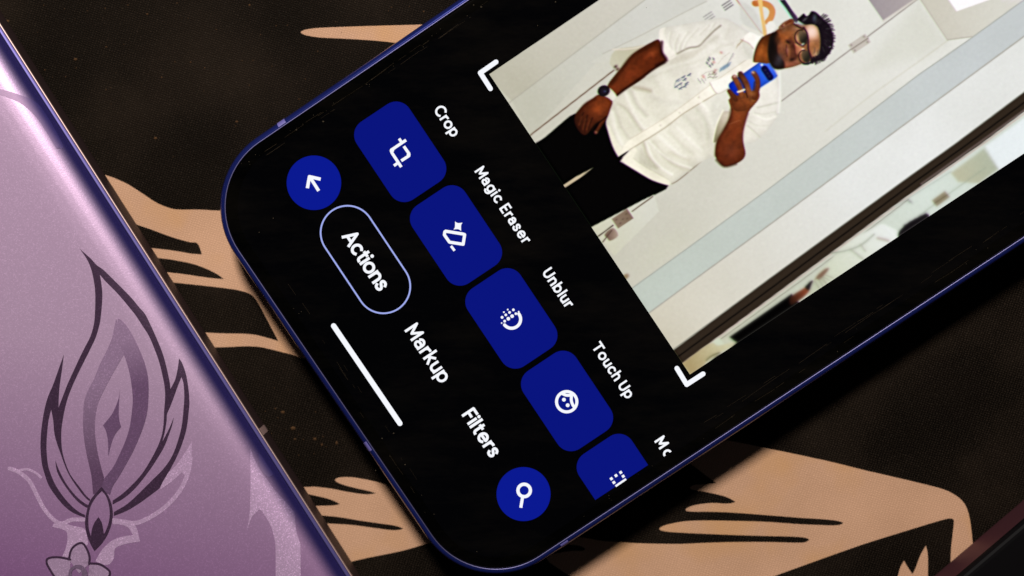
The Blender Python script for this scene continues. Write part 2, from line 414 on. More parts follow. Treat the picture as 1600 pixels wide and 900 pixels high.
icon('eraser_icon', stroke([Z4(245,318), Z4(655,385), Z4(690,400), Z4(655,625), Z4(335,575), Z4(215,405), Z4(225,335)], 4.8, True, True)
     + stroke([Z4(370,665), Z4(455,775)], 4.0, False)
     + [smooth_path([Z4(465,88)+(1,), Z4(505,118), Z4(555,128), Z4(642,118)+(1,), Z4(612,165), Z4(605,215), Z4(608,312)+(1,), Z4(560,280), Z4(510,270), Z4(428,280)+(1,), Z4(460,230), Z4(465,165)])])
def Z5(x, y): return (760 + x/15, 470 + y/15)
dots = [(368,388,38),(455,330,36),(543,272,36),(632,212,36),(410,266,24),(500,206,23),(757,256,22),(358,521,20),(428,477,37),(514,420,48),(603,360,48),(690,302,35)]
icon('unblur_icon', [circle(Z5(x, y), r/17, 18) for x, y, r in dots] + stroke(arc(Z5(590,432), 14.1, -37, 141, 26), 4.9, True))
def Z6(x, y): return (850 + x/15, 600 + y/15)
icon('face_icon', stroke(arc(Z6(532,415), 15.9, 0, 360, 44), 4.7) + [circle(Z6(467,367), 3.0, 18), circle(Z6(555,498), 3.0, 18)]
     + stroke(smooth_path([Z6(420,220), Z6(520,262), Z6(640,262)], False), 4.6) + stroke(smooth_path([Z6(645,270), Z6(640,380), Z6(670,480), Z6(715,545)], False), 4.6))
def Z7(x, y): return (940 + x/11.25, 700 + y/11.25)
def sq(c, s): return [L2P(c, a*s/2, b*s/2) for a, b in ((-1,-1),(1,-1),(1,1),(-1,1))]
icon('move_icon', [sq(Z7(x, y), 4.3) for x, y in ((172,540),(253,485),(336,430),(380,497),(216,606))] + stroke([Z7(245,672), Z7(430,545)], 3.2, False))
pill = [L2P((571,405.5), a, b) for a, b in rounded_rect(-43.3, 43.3, -93.8, 93.8, 43.3, 24)]
pill2 = [L2P((571,405.5), a, b) for a, b in rounded_rect(-40.7, 40.7, -91.2, 91.2, 40.7, 24)]
flat('actions_pill', [pill, pill2], ZT, M_line, disp)
icon('gesture_bar', stroke([(521.3,509.2),(624.8,661.5)], 8.2, True, nd=20))
icon('crop_bracket', stroke([(775,96.8),(750.5,113.8),(766.3,138.5)], 7.6, True, nd=18))
icon('crop_bracket', stroke([(1057.7,575.5),(1073,600.8),(1098.6,584.2)], 7.6, True, nd=18))

# --- lettering: round pen strokes, cap height 1, baseline 0
def glyph(ch):
    """strokes and advance width"""
    x = 0.70; r = x/2; A = arc
    if ch == 'C': return [A((.46,.5),.46,46,314,22,.5)], .82
    if ch == 'c': return [A((.32,r),.32,48,312,18,r)], .55
    if ch == 'o': return [A((.33,r),.33,0,360,26,r)], .66
    if ch == 'r': return [[(0,0),(0,x)], [(0,.42)] + A((.27,.42),.27,180,78,8,.28)], .24
    if ch == 'p': return [[(0,-.30),(0,x)], A((.305,r),.305,0,360,26,r)], .61
    if ch == 'b': return [[(0,0),(0,1.05)], A((.305,r),.305,0,360,26,r)], .61
    if ch == 'g': return [A((.305,r),.305,0,360,26,r), [(.61,x),(.61,.02)] + A((.305,.02),.305,0,-145,12,.30)], .61
    if ch == 'a': return [A((.25,.42),.25,155,0,10,.28) + [(.50,0)], A((.25,.21),.25,20,340,20,.20)], .50
    if ch == 'M': return [[(0,0),(0,1),(.40,.26),(.80,1),(.80,0)]], .80
    if ch == 'i': return [[(0,0),(0,x)], 'dot'], 0.0
    if ch == 'E': return [[(.50,1),(0,1),(0,0),(.50,0)], [(0,.51),(.45,.51)]], .50
    if ch == 'F': return [[(.50,1),(0,1),(0,0)], [(0,.50),(.43,.50)]], .46
    if ch == 's': return [smooth_path([(.44,.56),(.35,.67),(.22,.70),(.08,.65),(.05,.52),(.15,.41),(.32,.33),(.44,.21),(.39,.06),(.23,0),(.08,.04),(0,.16)], False, 3)], .44
    if ch == 'e': return [[(.03,.37),(.60,.37)] + A((.315,r),.315,5,318,24,r)], .60
    if ch == 'U': return [[(0,1),(0,.33)] + A((.315,.33),.315,180,360,14,.33) + [(.63,1)]], .63
    if ch == 'n': return [[(0,0),(0,x)], [(0,.44)] + A((.255,.44),.255,180,0,12,.26) + [(.51,0)]], .51
    if ch == 'h': return [[(0,0),(0,1.05)], [(0,.44)] + A((.255,.44),.255,180,0,12,.26) + [(.51,0)]], .51
    if ch == 'l': return [[(0,0),(0,1.05)]], 0.0
    if ch == 'u': return [[(0,x),(0,.27)] + A((.25,.27),.25,180,360,12,.27), [(.50,x),(.50,0)]], .50
    if ch == 'T': return [[(0,1),(.80,1)], [(.40,1),(.40,0)]], .74
    if ch == 'A': return [[(0,0),(.39,1),(.78,0)], [(.13,.30),(.65,.30)]], .76
    if ch == 't': return [[(.13,.93),(.13,.2)] + A((.30,.19),.17,180,275,6,.19), [(0,x),(.32,x)]], .30
    if ch == 'k': return [[(0,0),(0,1.05)], [(.44,x),(.03,.30)], [(.16,.43),(.47,0)]], .44
    if ch == ' ': return [], .04
def letter_stroke(pts, pen):
    """round joints, nearly square ends"""
    q = [tuple(p) for p in pts]
    if math.dist(q[0], q[-1]) > 1e-6:
        for i, j in ((0, 1), (-1, -2)):
            L = math.dist(q[i], q[j]) + 1e-9; e = pen*0.36
            q[i] = (q[i][0] + (q[i][0]-q[j][0])/L*e, q[i][1] + (q[i][1]-q[j][1])/L*e)
    return stroke(q, pen, False, nd=12)
def word(text, start, ang, H, total, pen, clip=None, label=None):
    """start = first stroke's foot, total = length to the end of the last stroke (pixels)"""
    g = [glyph(c) for c in text]
    ws = sum(q[1] for q in g) * H
    gap = (total - ws) / max(1, len(text) - 1)
    cx = (math.cos(math.radians(ang)), math.sin(math.radians(ang))); cy = (cx[1], -cx[0])
    x = 0; pieces = []
    T = lambda p: (start[0] + p[0]*cx[0] + p[1]*cy[0], start[1] + p[0]*cx[1] + p[1]*cy[1])
    for (st, wd), c in zip(g, text):
        for s in st:
            if s == 'dot': pieces.append(circle(T((x, 1.0*H)), pen*0.62, 16)); continue
            pieces += letter_stroke([T((x + a*H, b2*H)) for a, b2 in s], pen)
        x += wd*H + gap
    if clip: pieces = [q for q in (clip_half(p, *clip) for p in pieces) if len(q) > 2]
    flat('caption', pieces, ZI, M_white, disp, 'union', label=label)
BA = 56.2
word('Crop', (678.7,172.4), BA, 15.3, 49.6, 3.25, label='lettering Crop')
word('Magic Eraser', (742.9,268.6), BA, 14.9, 134.3, 3.1, label='lettering Magic Eraser')
word('Unblur', (848.4,427.0), BA, 15.2, 64.5, 3.2, label='lettering Unblur')
word('Touch Up', (925.2,542.0), BA, 14.7, 97.0, 3.1, label='lettering Touch Up')
word('Mo', (1024.1,690.4), BA, 15.4, 31.0, 3.5, clip=((1038.9,712.4), (47.1, 71.1)), label='lettering cut off after Mo')
word('Actions', (535.6,370.5), BA, 21.6, 100.3, 4.5, label='bold lettering Actions')
word('Markup', (634.0,517.3), BA, 20.8, 97.2, 4.0, label='lettering Markup')
word('Filters', (723.4,649.3), BA, 19.8, 77.8, 4.3, label='lettering Filters')
# ------------------------------------------------------------------ the picture on the screen (flat print: one colour per grid point)
us = np.concatenate([np.arange(14.15, 79.0, 0.112), np.arange(79.5, 98.5, 1.0)])
vs = np.arange(-26.81, 24.28, 0.112)
UU, VV = np.meshgrid(us, vs, indexing='ij')
PX = (UU*EU[0] + VV*EV[0]) / 1000; PY = (UU*EU[1] + VV*EV[1]) / 1000
X, Y = proj(PX, PY, ZI); X = X.ravel(); Y = Y.ravel()
IMG = np.zeros((X.size, 3)); PERSON = np.zeros(X.size)
def dist(poly, x, y, closed=True):
    d = np.full(x.shape, 1e9)
    m = len(poly) if closed else len(poly) - 1
    for i in range(m):
        a, b = poly[i], poly[(i+1) % len(poly)]
        dx, dy = b[0]-a[0], b[1]-a[1]; L = dx*dx + dy*dy + 1e-12
        t = np.clip(((x-a[0])*dx + (y-a[1])*dy) / L, 0, 1)
        d = np.minimum(d, (x-a[0]-t*dx)**2 + (y-a[1]-t*dy)**2)
    return np.sqrt(d)
def put(idx, a, col, person):
    IMG[idx] = IMG[idx]*(1-a[:, None]) + col*a[:, None]
    if person is True: PERSON[idx] = np.maximum(PERSON[idx], a)
def box(P, pad):
    return np.nonzero((X > P[:, 0].min()-pad) & (X < P[:, 0].max()+pad) & (Y > P[:, 1].min()-pad) & (Y < P[:, 1].max()+pad))[0]
def colour(col, x, y):
    """a colour, or (c0, p0, c1, p1): a printed fade"""
    if isinstance(col[0], (tuple, list)):
        c0, p0, c1, p1 = col; dx, dy = p1[0]-p0[0], p1[1]-p0[1]
        t = np.clip(((x-p0[0])*dx + (y-p0[1])*dy) / (dx*dx+dy*dy), 0, 1)[:, None]
        return np.array(c0, float)*(1-t) + np.array(c1, float)*t
    return np.array(col, float)[None, :]
def poly(pts, col, f=1.0, a=1.0, sm=True, person=False):
    p = smooth_path(pts, True, 3) if sm else [q[:2] for q in pts]
    P = np.array(p); i = box(P, 3*f)
    if not i.size: return
    x, y = X[i], Y[i]
    s = np.where(inside(p, x, y), 1.0, -1.0) * dist(p, x, y)
    al = np.clip(0.5 + s/(2*f), 0, 1); al = al*al*(3-2*al) * a
    c = colour(col, x, y)
    if person is True:
        m = c.mean(); c = c * (1 - (0.30 if m < 130 else 0.10)*np.exp(-np.maximum(s, 0)/(3.2 if m < 130 else 6.0)))[:, None]
    put(i, al, c, person)
def pen(pts, wd, col, f=0.8, a=1.0, sm=True, person=False, taper=False):
    p = smooth_path(pts, False, 4) if sm and len(pts) > 2 else [q[:2] for q in pts]
    P = np.array(p); i = box(P, wd + 3*f)
    if not i.size: return
    x, y = X[i], Y[i]; s = wd/2 - dist(p, x, y, False)
    al = np.clip(0.5 + s/(2*f), 0, 1); al = al*al*(3-2*al) * a
    c = colour(col, x, y)
    if person is True and wd > 5: c = c * (1 - 0.32*np.exp(-np.maximum(s, 0)/1.6))[:, None]
    put(i, al, c, person)
def blob(c, rx, ry, rot, col, a=1.0, person=False, hard=1.0):
    R = max(rx, ry)*2.6; i = np.nonzero((abs(X-c[0]) < R) & (abs(Y-c[1]) < R))[0]
    if not i.size: return
    ca, sa = math.cos(math.radians(rot)), math.sin(math.radians(rot))
    dx, dy = X[i]-c[0], Y[i]-c[1]
    q = ((dx*ca+dy*sa)/rx)**2 + ((-dx*sa+dy*ca)/ry)**2
    al = np.exp(-(q**hard)) * a
    put(i, al, colour(col, X[i], Y[i]), person)
AU = -33.7
# room: wall in several broad tones
t = np.clip(((X-800)*eu[0] + (Y-140)*eu[1]) / 700, 0, 1)[:, None]
IMG[:] = np.array((202,199,184.))*(1-t) + np.array((231,231,226.))*t
poly([(760,118,1),(936,-5,1),(1012,-5,1),(800,158,1)], ((188,184,166),(800,120),(206,202,190),(960,10)), 0.9, sm=False)
poly([(800,158,1),(1010,-3,1),(1100,-3,1),(1105,4,1),(940,88,1),(830,212,1)], ((194,192,176),(830,170),(209,208,200),(1000,40)), 0.9, sm=False)
pen([(795,161),(1010,-2)], 1.6, (170,166,152), 0.9, 0.8)
pen([(829,211),(964,106)], 2.0, (112,88,72), 0.8)
# hanging garment behind the arm, with its prints
poly([(925,98),(938,88),(985,62),(1040,32),(1100,4),(1120,-8,1),(1240,-8,1),(1215,60,1),(1090,90,1),(1000,110),(960,110,1),(955,96)], ((208,206,194),(950,90),(222,221,214),(1150,10)), 1.2)
pen([(942,84),(1000,56),(1060,24),(1104,2)], 1.6, (184,180,168), 1.0, 0.8)
poly([(953,99),(962,78),(990,73),(1014,70),(1000,82),(975,102),(966,108)], ((200,196,172),(960,100),(186,180,150),(1010,72)), 1.2)
pen([(958,77),(985,76),(1015,70)], 2.5, (228,216,200), 1.2, 0.8)
for q, c in (((962,104), (70,48,40)), ((965,108), (95,66,52))): blob(q, 3.0, 2.2, AU, c)
for gx, gy in ((1137,8), (1108,26)):
    for i in range(3):
        for j in range(3):
            p = (gx + (i-1)*5.2*eu[0] + (j-1)*4.2*ev[0], gy + (i-1)*5.2*eu[1] + (j-1)*4.2*ev[1])
            k = 0.85 if gy < 20 else 0.45
            pen([(p[0]-1.8, p[1]+1.2), (p[0]+1.8, p[1]-1.2)], 2.0, (110,104,108), 0.8, k)
pen([(1150,-2),(1192,54)], 1.8, (186,128,106), 0.8)
poly([(1156,0,1),(1176,12),(1186,30),(1192,50),(1170,46),(1158,30)], (205,204,196), 2.5, 0.7)
pen([(1160,40),(1185,52),(1192,55)], 5, (226,222,212), 2.0)
pen([(1180,5),(1192,5),(1202,9),(1207,17),(1205,27),(1200,34)], 9.5, ((205,130,66),(1185,5),(214,146,84),(1203,34)), 0.9)
blob((1180,6), 5.5, 3.4, 35, (190,108,48), hard=2)
poly([(1200,35),(1208,33),(1212,42),(1205,50),(1199,52),(1197,44)], (236,233,226), 1.2)
poly([(1183.5,-3,1),(1191,-3,1),(1193,20),(1196,38),(1198.5,53),(1193.5,56),(1191,40),(1187,16)], ((238,196,120),(1187,0),(226,184,116),(1196,55)), 0.8)
# door line, hinge, panel, corner of the ceiling
pen([(1221,158),(1335,73)], 1.9, (150,140,134), 0.8)
pen([(1352,60),(1436,-3)], 1.9, (150,140,134), 0.8)
poly([L2P((1343,68), a, b) + (1,) for a, b in ((-16,-8),(16,-8),(16,8),(-16,8))], (196,188,178), 1.0, sm=False)
pen([L2P((1343,68), -16, 0.5), L2P((1343,68), 16, 0.5)], 1.8, (140,128,118), 0.8)
for a, b in ((-12,-5),(12,-5),(-12,5),(12,5)): blob(L2P((1343,68), a, b), 1.8, 1.8, 0, (150,140,130))
poly([(1355,-4,1),(1380,32,1),(1437,-4,1)], ((158,148,152),(1360,0),(176,166,166),(1430,0)), 0.9, sm=False)
pen([(1380,33),(1432,-2)], 2.5, (214,206,198), 0.9)
poly([(1436,-4,1),(1481,63,1),(1519,58,1),(1604,-4,1)], ((203,198,184),(1450,20),(216,214,204),(1560,0)), 1.0, sm=False)
poly([(1436,-3,1),(1481,63,1),(1440,92,1),(1350,110,1)], (206,206,192), 16, 0.5, sm=False)
pen([(1438,-2),(1481,63)], 1.6, (186,180,166), 1.0)
pen([(1481,63),(1440,93),(1360,150),(1290,205)], 2.0, (206,203,188), 1.5, 0.7)
pen([(1481,62),(1519,57)], 1.4, (178,174,160), 0.9)
poly([(1480,-4,1),(1495,17.5,1),(1556,-4,1)], (255,250,252), 0.9, sm=False)
blob((1180,330), 130, 16, AU, (222,220,206), 0.5); blob((1040,390), 50, 20, AU, (206,205,186), 0.6)
# grey band, pale strip, dark rail, mirror
poly([(984,452,1),(1070,391,1),(1200,296,1),(1294,225,1),(1435,117,1),(1510,65,1),(1600,-1,1),(1700,-74,1),(1700,-14,1),(1600,57,1),(1372,225,1),(1332,255,1),(1200,353,1),(1067,450,1),(1010,492,1)], ((190,198,188),(1030,450),(198,203,204),(1520,90)), 0.9, sm=False)
poly([(1010,492,1),(1067,450,1),(1200,353,1),(1332,255,1),(1372,225,1),(1600,57,1),(1700,-14,1),(1700,70,1),(1600,144,1),(1492,225,1),(1415,280,1),(1200,437,1),(1052,547,1)], ((206,200,182),(1050,520),(226,227,224),(1330,290)), 0.9, sm=False)
pen([(988,450),(1070,391),(1200,296),(1294,225),(1435,117),(1510,65),(1604,-3)], 1.4, (160,162,154), 0.8, sm=False)
pen([(1010,492),(1067,450),(1200,353),(1332,255),(1372,225),(1604,54)], 1.8, (164,160,150), 0.8, sm=False)
poly([(1050,549,1),(1200,437,1),(1415,280,1),(1492,225,1),(1600,144,1),(1700,70,1),(1700,104,1),(1600,175,1),(1533,225,1),(1417,307,1),(1225,450,1),(1066,568,1)], (48,38,29), 0.9, sm=False)
pen([(1052,546),(1200,437),(1415,280),(1492,225),(1604,141)], 1.6, (120,120,112), 0.8, 0.7, sm=False)
pen([(1060,557),(1212,445),(1417,293),(1512,225),(1606,156)], 2.2, (14,10,8), 0.8, sm=False)
pen([(1440,287),(1526,226),(1606,168)], 3.0, (116,100,96), 1.2, 0.8, sm=False)
poly([(1066,568,1),(1225,450,1),(1417,307,1),(1533,225,1),(1600,175,1),(1700,104,1),(1700,190,1),(1600,250,1),(1282,460,1),(1076,590,1)], ((196,196,172),(1090,570),(214,222,214),(1450,310)), 0.9, sm=False)
pen([(1068,567),(1228,450),(1420,307),(1536,225),(1604,175)], 2.0, (196,178,168), 0.8, sm=False)
pen([(1075,567),(1250,440),(1330,380),(1420,311)], 1.2, (96,84,74), 0.7, 0.8, sm=False)
poly([(1540,228,1),(1604,182,1),(1700,110,1),(1700,190,1),(1562,266,1)], (238,243,247), 1.0, sm=False)
poly([(1486,270,1),(1538,232,1),(1560,264,1),(1530,286,1),(1498,284,1)], ((188,186,160),(1500,275),(180,186,166),(1550,250)), 2.5, sm=False)
pen([(1400,322),(1486,268)], 1.6, (176,186,178), 1.0)
pen([(1412,356),(1470,312),(1540,262)], 1.6, (156,166,148), 1.0, 0.8)
poly([L2P((1470,310), a, b) + (1,) for a, b in ((-13,-5),(12,-6),(13,6),(-12,7))], (146,134,108), 1.4, sm=False)
pen([L2P((1470,310), -12, 1), L2P((1470,310), 12, 1)], 1.4, (96,86,66), 0.8)
blob((1422,315), 4, 2, 30, (120,124,120), 0.8)
# mirrored sleeve
poly([(1290,414),(1325,380),(1372,352),(1386,352),(1404,362),(1406,370),(1384,386),(1282,452),(1264,462),(1272,436)], ((206,210,186),(1290,440),(236,238,236),(1390,360)), 1.4)
pen([(1300,395),(1320,392),(1345,383),(1366,366)], 2.5, (150,156,140), 1.2, 0.8)
pen([(1330,390),(1340,398),(1348,404)], 3.5, (168,172,152), 1.6, 0.7)
pen([(1345,382),(1352,392)], 3.0, (170,172,152), 1.5, 0.7)
pen([(1372,372),(1388,376)], 4.0, (170,152,140), 2.0, 0.7)
poly([(1276,432),(1288,421),(1295,419),(1292,425),(1280,438),(1271,444)], (112,72,54), 2.0, 0.85)
poly([(1262,444),(1270,438),(1269,448),(1264,452)], (28,20,18), 1.0)
for k in range(4): pen([(1276+k*5, 436-k*2), (1284+k*6, 446-k*4)], 2.2, (150,150,128), 1.0, 0.6)
poly([(1404,364),(1412,354),(1422,346),(1434,340),(1446,334),(1452,338),(1440,352),(1408,374)], (16,12,16), 0.9)
for k in range(5): blob((1414+k*8, 353-k*4.4), 3, 2, -60, (20,16,20), 0.8)
poly([(1058,585,1),(1072,566,1),(1112,535),(1124,528),(1135,540),(1150,532),(1146,540),(1116,556),(1078,592,1)], ((196,176,130),(1082,578),(206,212,190),(1124,540)), 1.2)
poly([(1140,526.5,1),(1200,485,1),(1237,459,1),(1243,470,1),(1262,476,1),(1090,590,1),(1100,575,1),(1108,566,1),(1120,556,1),(1135,549,1),(1151,535,1)], (3,2,2), 0.9, sm=False)
poly([(1062,571,1),(1108,537),(1121,540),(1136,537),(1151.5,533.5,1),(1143,542),(1128,549),(1118,557),(1106,562),(1098,573),(1074,592,1)], ((176,156,112),(1085,578),(202,196,160),(1135,538)), 1.3)
pen([(1104,563),(1112,556),(1124,551)], 2.0, (60,62,30), 1.2, 0.7)
poly([(1234,466),(1242,459),(1252,453),(1262,447),(1266,452),(1258,462),(1246,471),(1236,476)], ((52,26,16),(1236,470),(138,66,40),(1260,455)), 1.6)
poly([(1258,448),(1265,442),(1268,440),(1268,450),(1263,453)], (18,14,14), 1.2)
poly([(1268,444),(1276,436),(1284,440),(1290,448),(1270,462),(1264,462)], (196,200,176), 1.4)
for k in range(3): pen([(1274+k*6, 440-k*3), (1280+k*6, 450-k*3)], 2.4, (146,146,124), 1.2, 0.6)
# trousers
poly([(818,240,1),(836,224,1),(852,214),(880,190),(897,178),(930,170),(950,185),(960,210),(983,233),(1010,262),(1045,289),(1020,306,1),(1004,313),(940,347),(924,355,1),(900,372,1)], (4,3,3), 0.9, sm=True, person=True)
poly([(832,228,1),(925,357,1),(905,370,1),(812,240,1)], (3,2,3), 0.8, sm=False)
poly([(879.5,289.5,1),(900,276,1),(927,262,1),(905,279,1),(883,293,1)], (196,180,152), 0.7, sm=False)
poly([(924,355,1),(1004,313,1),(1022,304,1),(1030,330,1),(960,400,1)], ((208,206,184),(930,350),(214,213,200),(1010,320)), 0.8, sm=False)
poly([L2P((973,341.5), a, b) + (1,) for a, b in ((-14.5,-9),(14.5,-9),(14.5,9),(-14.5,9))], ((142,122,104),(960,350),(126,104,86),(985,332)), 0.9, sm=False)
for a, b in ((-9,-4),(0,1),(9,-3),(6,4),(-7,4)): blob(L2P((973,341.5), a, b), 2.0, 1.2, AU, (92,74,60), 0.8)
pen([(935,369),(958,352)], 1.8, (70,56,46), 0.7)
pen([(988,330),(1020,307)], 1.8, (98,80,64), 0.7)
poly([(945,366),(958,356),(966,368),(954,376),(949,372)], ((120,96,82),(950,366),(170,150,132),(964,366)), 1.2)
pen([(942,378),(956,360)], 1.6, (84,66,54), 0.8)
blob((978,432), 4, 6, 56, (150,128,96), 0.9, hard=2)
pen([(990,305),(1064,296),(1100,251)], 1.5, (150,140,120), 0.8, 0.0)
pen([(1050,287),(1062,280),(1096,252)], 1.6, (140,124,104), 0.8)
# shirt
SH = [(1030,62),(1031,46),(1045,42),(1072,37),(1100,32),(1130,28),(1150,37),(1170,50),(1186,57),(1194,57),(1190,70),(1180,84),(1190,95),(1212,110),(1217,130),(1221,150),(1219,170),(1210,189),(1194,210),(1178,222),(1163,226),(1140,240),(1112,246),(1100,251),(1070,270),(1046,290,1),(1020,282),(1000,270),(969,252,1),(984,234,1),(966,245,1),(957,227),(950,205),(947,190),(954,170),(958,157),(964,150),(978,140),(1002,125),(1016,114),(1033,101),(1042,94,1),(1035,80)]
poly(SH, ((222,220,204),(980,230),(230,228,222),(1150,70)), 1.0, person=True)
def fold(pts, wd, col, a=0.6, f=None): pen(pts, wd, col, f or wd*0.6, a, person=None)
SHD = (190,188,172); SHL = (242,240,232)
fold([(1042,94),(1058,84),(1076,75),(1092,72),(1104,60),(1116,48),(1126,40)], 3.0, (150,142,130), 0.85, 1.4)
poly([(1040,96),(1060,86),(1084,78),(1100,74),(1080,92),(1040,104),(1008,118)], (208,204,192), 3, 0.8)
for p in ([(1050,50),(1047,66),(1052,86)], [(1062,54),(1056,70),(1058,86)], [(1076,50),(1066,66),(1062,80)], [(1092,44),(1076,62),(1070,76)], [(1108,40),(1094,54)], [(1118,36),(1110,48)]):
    fold(p, 3.0, (202,199,188), 0.45, 2.2); fold([(q[0]-3.5, q[1]+0.5) for q in p], 2.4, (240,238,232), 0.5)
poly([(1031,46),(1040,43),(1038,52),(1046,72),(1058,86),(1043,94),(1036,82),(1030,62)], (238,234,226), 1.6, 0.85)
fold([(1002,125),(1030,116),(1062,104),(1100,92),(1130,70)], 5, SHD, 0.25)
fold([(990,136),(1010,140),(1016,142)], 6, (176,168,148), 0.75); fold([(984,140),(990,152),(996,165),(1010,180)], 6, SHD, 0.75)
fold([(978,146),(988,170),(1004,196),(1020,206)], 5, SHL, 0.6); fold([(966,162),(980,172),(994,192),(1006,208)], 5, (196,193,176), 0.75)
fold([(958,166),(964,180),(972,200),(985,218)], 5, SHD, 0.5); fold([(957,176),(962,200),(972,224)], 6, SHL, 0.6)
fold([(1016,150),(1040,160),(1060,160)], 8, (214,212,202), 0.6); fold([(1100,100),(1080,110),(1050,112)], 10, (216,213,204), 0.5)
fold([(1120,58),(1108,66),(1100,72)], 7, (204,201,190), 0.7); fold([(1140,44),(1134,60)], 5, (216,213,205), 0.5)
# placket and hems
poly([(966,244,1),(985,217),(1050,177),(1112,131),(1160,98),(1178,90,1),(1186,98,1),(1140,130),(1120,146),(1070,176),(1005,220),(984,234,1)], ((238,234,218),(990,222),(240,236,226),(1140,110)), 1.2, 0.95)
pen([(984,234),(1005,221),(1040,199),(1070,176),(1120,146)], 1.8, (176,166,146), 1.0, 0.9)
pen([(985,217),(1050,177),(1112,131),(1165,94)], 1.4, (206,198,182), 1.0, 0.8)
for q in ((1032,196),(1062,176),(1092,152)): blob(q, 1.6, 1.6, 0, (206,200,186))
for dx in (0, 1): fold([(1020+dx*4,222),(1034,240),(1056,258),(1076,266)], 5, (204,201,184), 0.6)
fold([(1010,222),(1020,246),(1034,262),(1050,272)], 4, SHL, 0.85); fold([(1006,224),(1012,244),(1026,262)], 4, (190,186,166), 0.75)
fold([(1014,220),(1030,236),(1052,252),(1080,262)], 3.5, SHL, 0.6); fold([(1030,212),(1050,230),(1070,246)], 5, SHL, 0.6)
fold([(1046,206),(1066,226),(1084,240)], 6, (206,204,188), 0.6); fold([(1060,200),(1080,220),(1096,234)], 5, SHL, 0.5)
fold([(1070,182),(1084,196),(1094,216)], 7, (210,209,196), 0.7); fold([(1090,170),(1104,190),(1108,214)], 7, (206,206,192), 0.7)
fold([(1096,160),(1112,176),(1118,170)], 5, SHL, 0.7); fold([(1076,250),(1064,246),(1046,238)], 5, (202,198,180), 0.5)
poly([(1002,232),(1012,246),(1030,262),(1016,262),(1000,252)], (200,198,182), 3.5, 0.75)
poly([(972,250),(984,236),(992,230),(996,236),(990,248),(1010,262),(1044,281),(1044,289),(1018,280),(996,268)], (240,236,220), 1.6, 0.85)
pen([(990,247),(1010,261),(1044,280)], 1.4, (208,204,186), 1.2, 0.8)
poly([(949,196),(954,200),(964,222),(972,232),(966,243),(957,226)], (236,232,216), 1.6, 0.8)
# flap hanging at the front edge
poly([(1109,129,1),(1121,146.5,1),(1138,138,1),(1150,122,1),(1142,116,1)], ((240,238,232),(1120,135),(246,244,240),(1145,120)), 1.0, sm=False)
pen([(1109,129),(1121,146.5),(1138,138)], 1.6, (186,176,160), 0.9)
poly([(1118,148),(1136,140),(1140,156),(1142,172),(1130,176),(1120,200),(1112,190),(1110,165)], (212,212,202), 5, 0.7)
poly([(1129,175),(1140,174),(1142,182),(1134,200),(1121,219),(1115,221),(1118,200),(1124,186)], ((214,204,188),(1136,178),(150,142,112),(1120,214)), 1.4, person=True)
pen([(1130,172),(1120,194),(1114,220)], 2.5, (242,238,224), 1.3, 0.9)
# sleeve on the far side
fold([(1184,168),(1200,164),(1216,160)], 3.0, (196,196,184), 0.8); fold([(1178,178),(1196,186),(1212,182)], 3.5, SHL, 0.8)
fold([(1180,176),(1194,178),(1212,174)], 2.5, (206,206,194), 0.6); fold([(1168,196),(1180,206),(1188,214)], 2.5, (198,198,184), 0.8)
fold([(1168,188),(1184,196),(1200,196)], 2.5, (208,208,196), 0.6); fold([(1218,112),(1219,150),(1217,175)], 3.5, (240,240,236), 0.7)
# collar
poly([(1158,62,1),(1172,50),(1186,56),(1194,57),(1186,66),(1179,78),(1176,88),(1176,74,1)], (244,241,236), 1.2)
pen([(1158,62),(1170,68),(1177,76)], 2.2, (186,164,152), 1.0, 0.8)
poly([(1160,66),(1172,70),(1177,80),(1176,92),(1166,86)], (214,214,206), 2.5, 0.8)
# embroidery
def dash(x, y, L, wd, c, ang=-33, a=0.85):
    dx, dy = L/2*math.cos(math.radians(ang)), L/2*math.sin(math.radians(ang))
    pen([(x-dx, y-dy), (x+dx, y+dy)], wd, c, 0.7, a, person=None)
BL = (70,82,106)
for x, y in ((1059,125),(1070,124),(1077,116.5),(1063,131),(1073,130),(1057,135),(1070,134.5),(1063.5,137.5),(1068,120)):
    dash(x, y, 5.5, 1.9, BL); dash(x+0.8, y+1.4, 3.0, 1.2, (120,130,150), 20)
pen([(1054,134),(1057,127),(1064,122)], 1.0, (120,130,146), 0.7, 0.8); pen([(1058,128),(1066,124)], 1.0, (130,140,170), 0.7, 0.8)
for x, y in ((1109,91),(1115,92),(1105,98.5),(1109.5,103),(1107,94),(1113,100)): dash(x, y, 4.0, 2.0, (122,126,130), 60); dash(x, y, 3.0, 1.2, (96,100,104), -20)
for x, y, r in ((1115.5,97,2.4),(1127,82,2.4),(1118,109.5,2.2),(1099,119,2.6),(1099.5,121,1.6)): blob((x, y), r, r*0.8, 30, (196,140,130), 0.85)
blob((1133,104.5), 9.5, 3.4, AU, (150,172,188), 0.75, hard=2)
for k in range(9): dash(1125.5 + k*1.9, 109 - k*1.15, 6.5, 1.1, (104,132,158), -75 + 6*(k % 3), 0.75)
pen([(1146,83),(1141,92),(1136,101)], 1.0, (120,124,132), 0.7, 0.8)
for k in range(8): dash(1108 + (k % 4)*3.6, 116 + (k//4)*4.5, 4.0, 1.3, (120,118,104), -60 + 35*(k % 3), 0.75)
blob((1116,113), 2.2, 2.0, 0, (110,70,62), 0.8)
for k in range(7): dash(1091 + k*1.9, 124 + (k % 3)*2.2, 3.4, 1.2, (140,142,138), 75, 0.8)
for k in range(7): dash(1152 + k*1.5, 72 - k*1.6, 7.0, 0.9, (170,150,124), -70 + 9*(k % 3), 0.6)
for k in range(6): dash(1139 + k*1.6, 96 - k*2.0, 5.0, 0.9, (186,178,176), -80 + 20*(k % 2), 0.55)
for k in range(5): dash(1134 + k*3, 71 - k*0.8, 5.0, 0.8, (186,180,170), -65, 0.5)
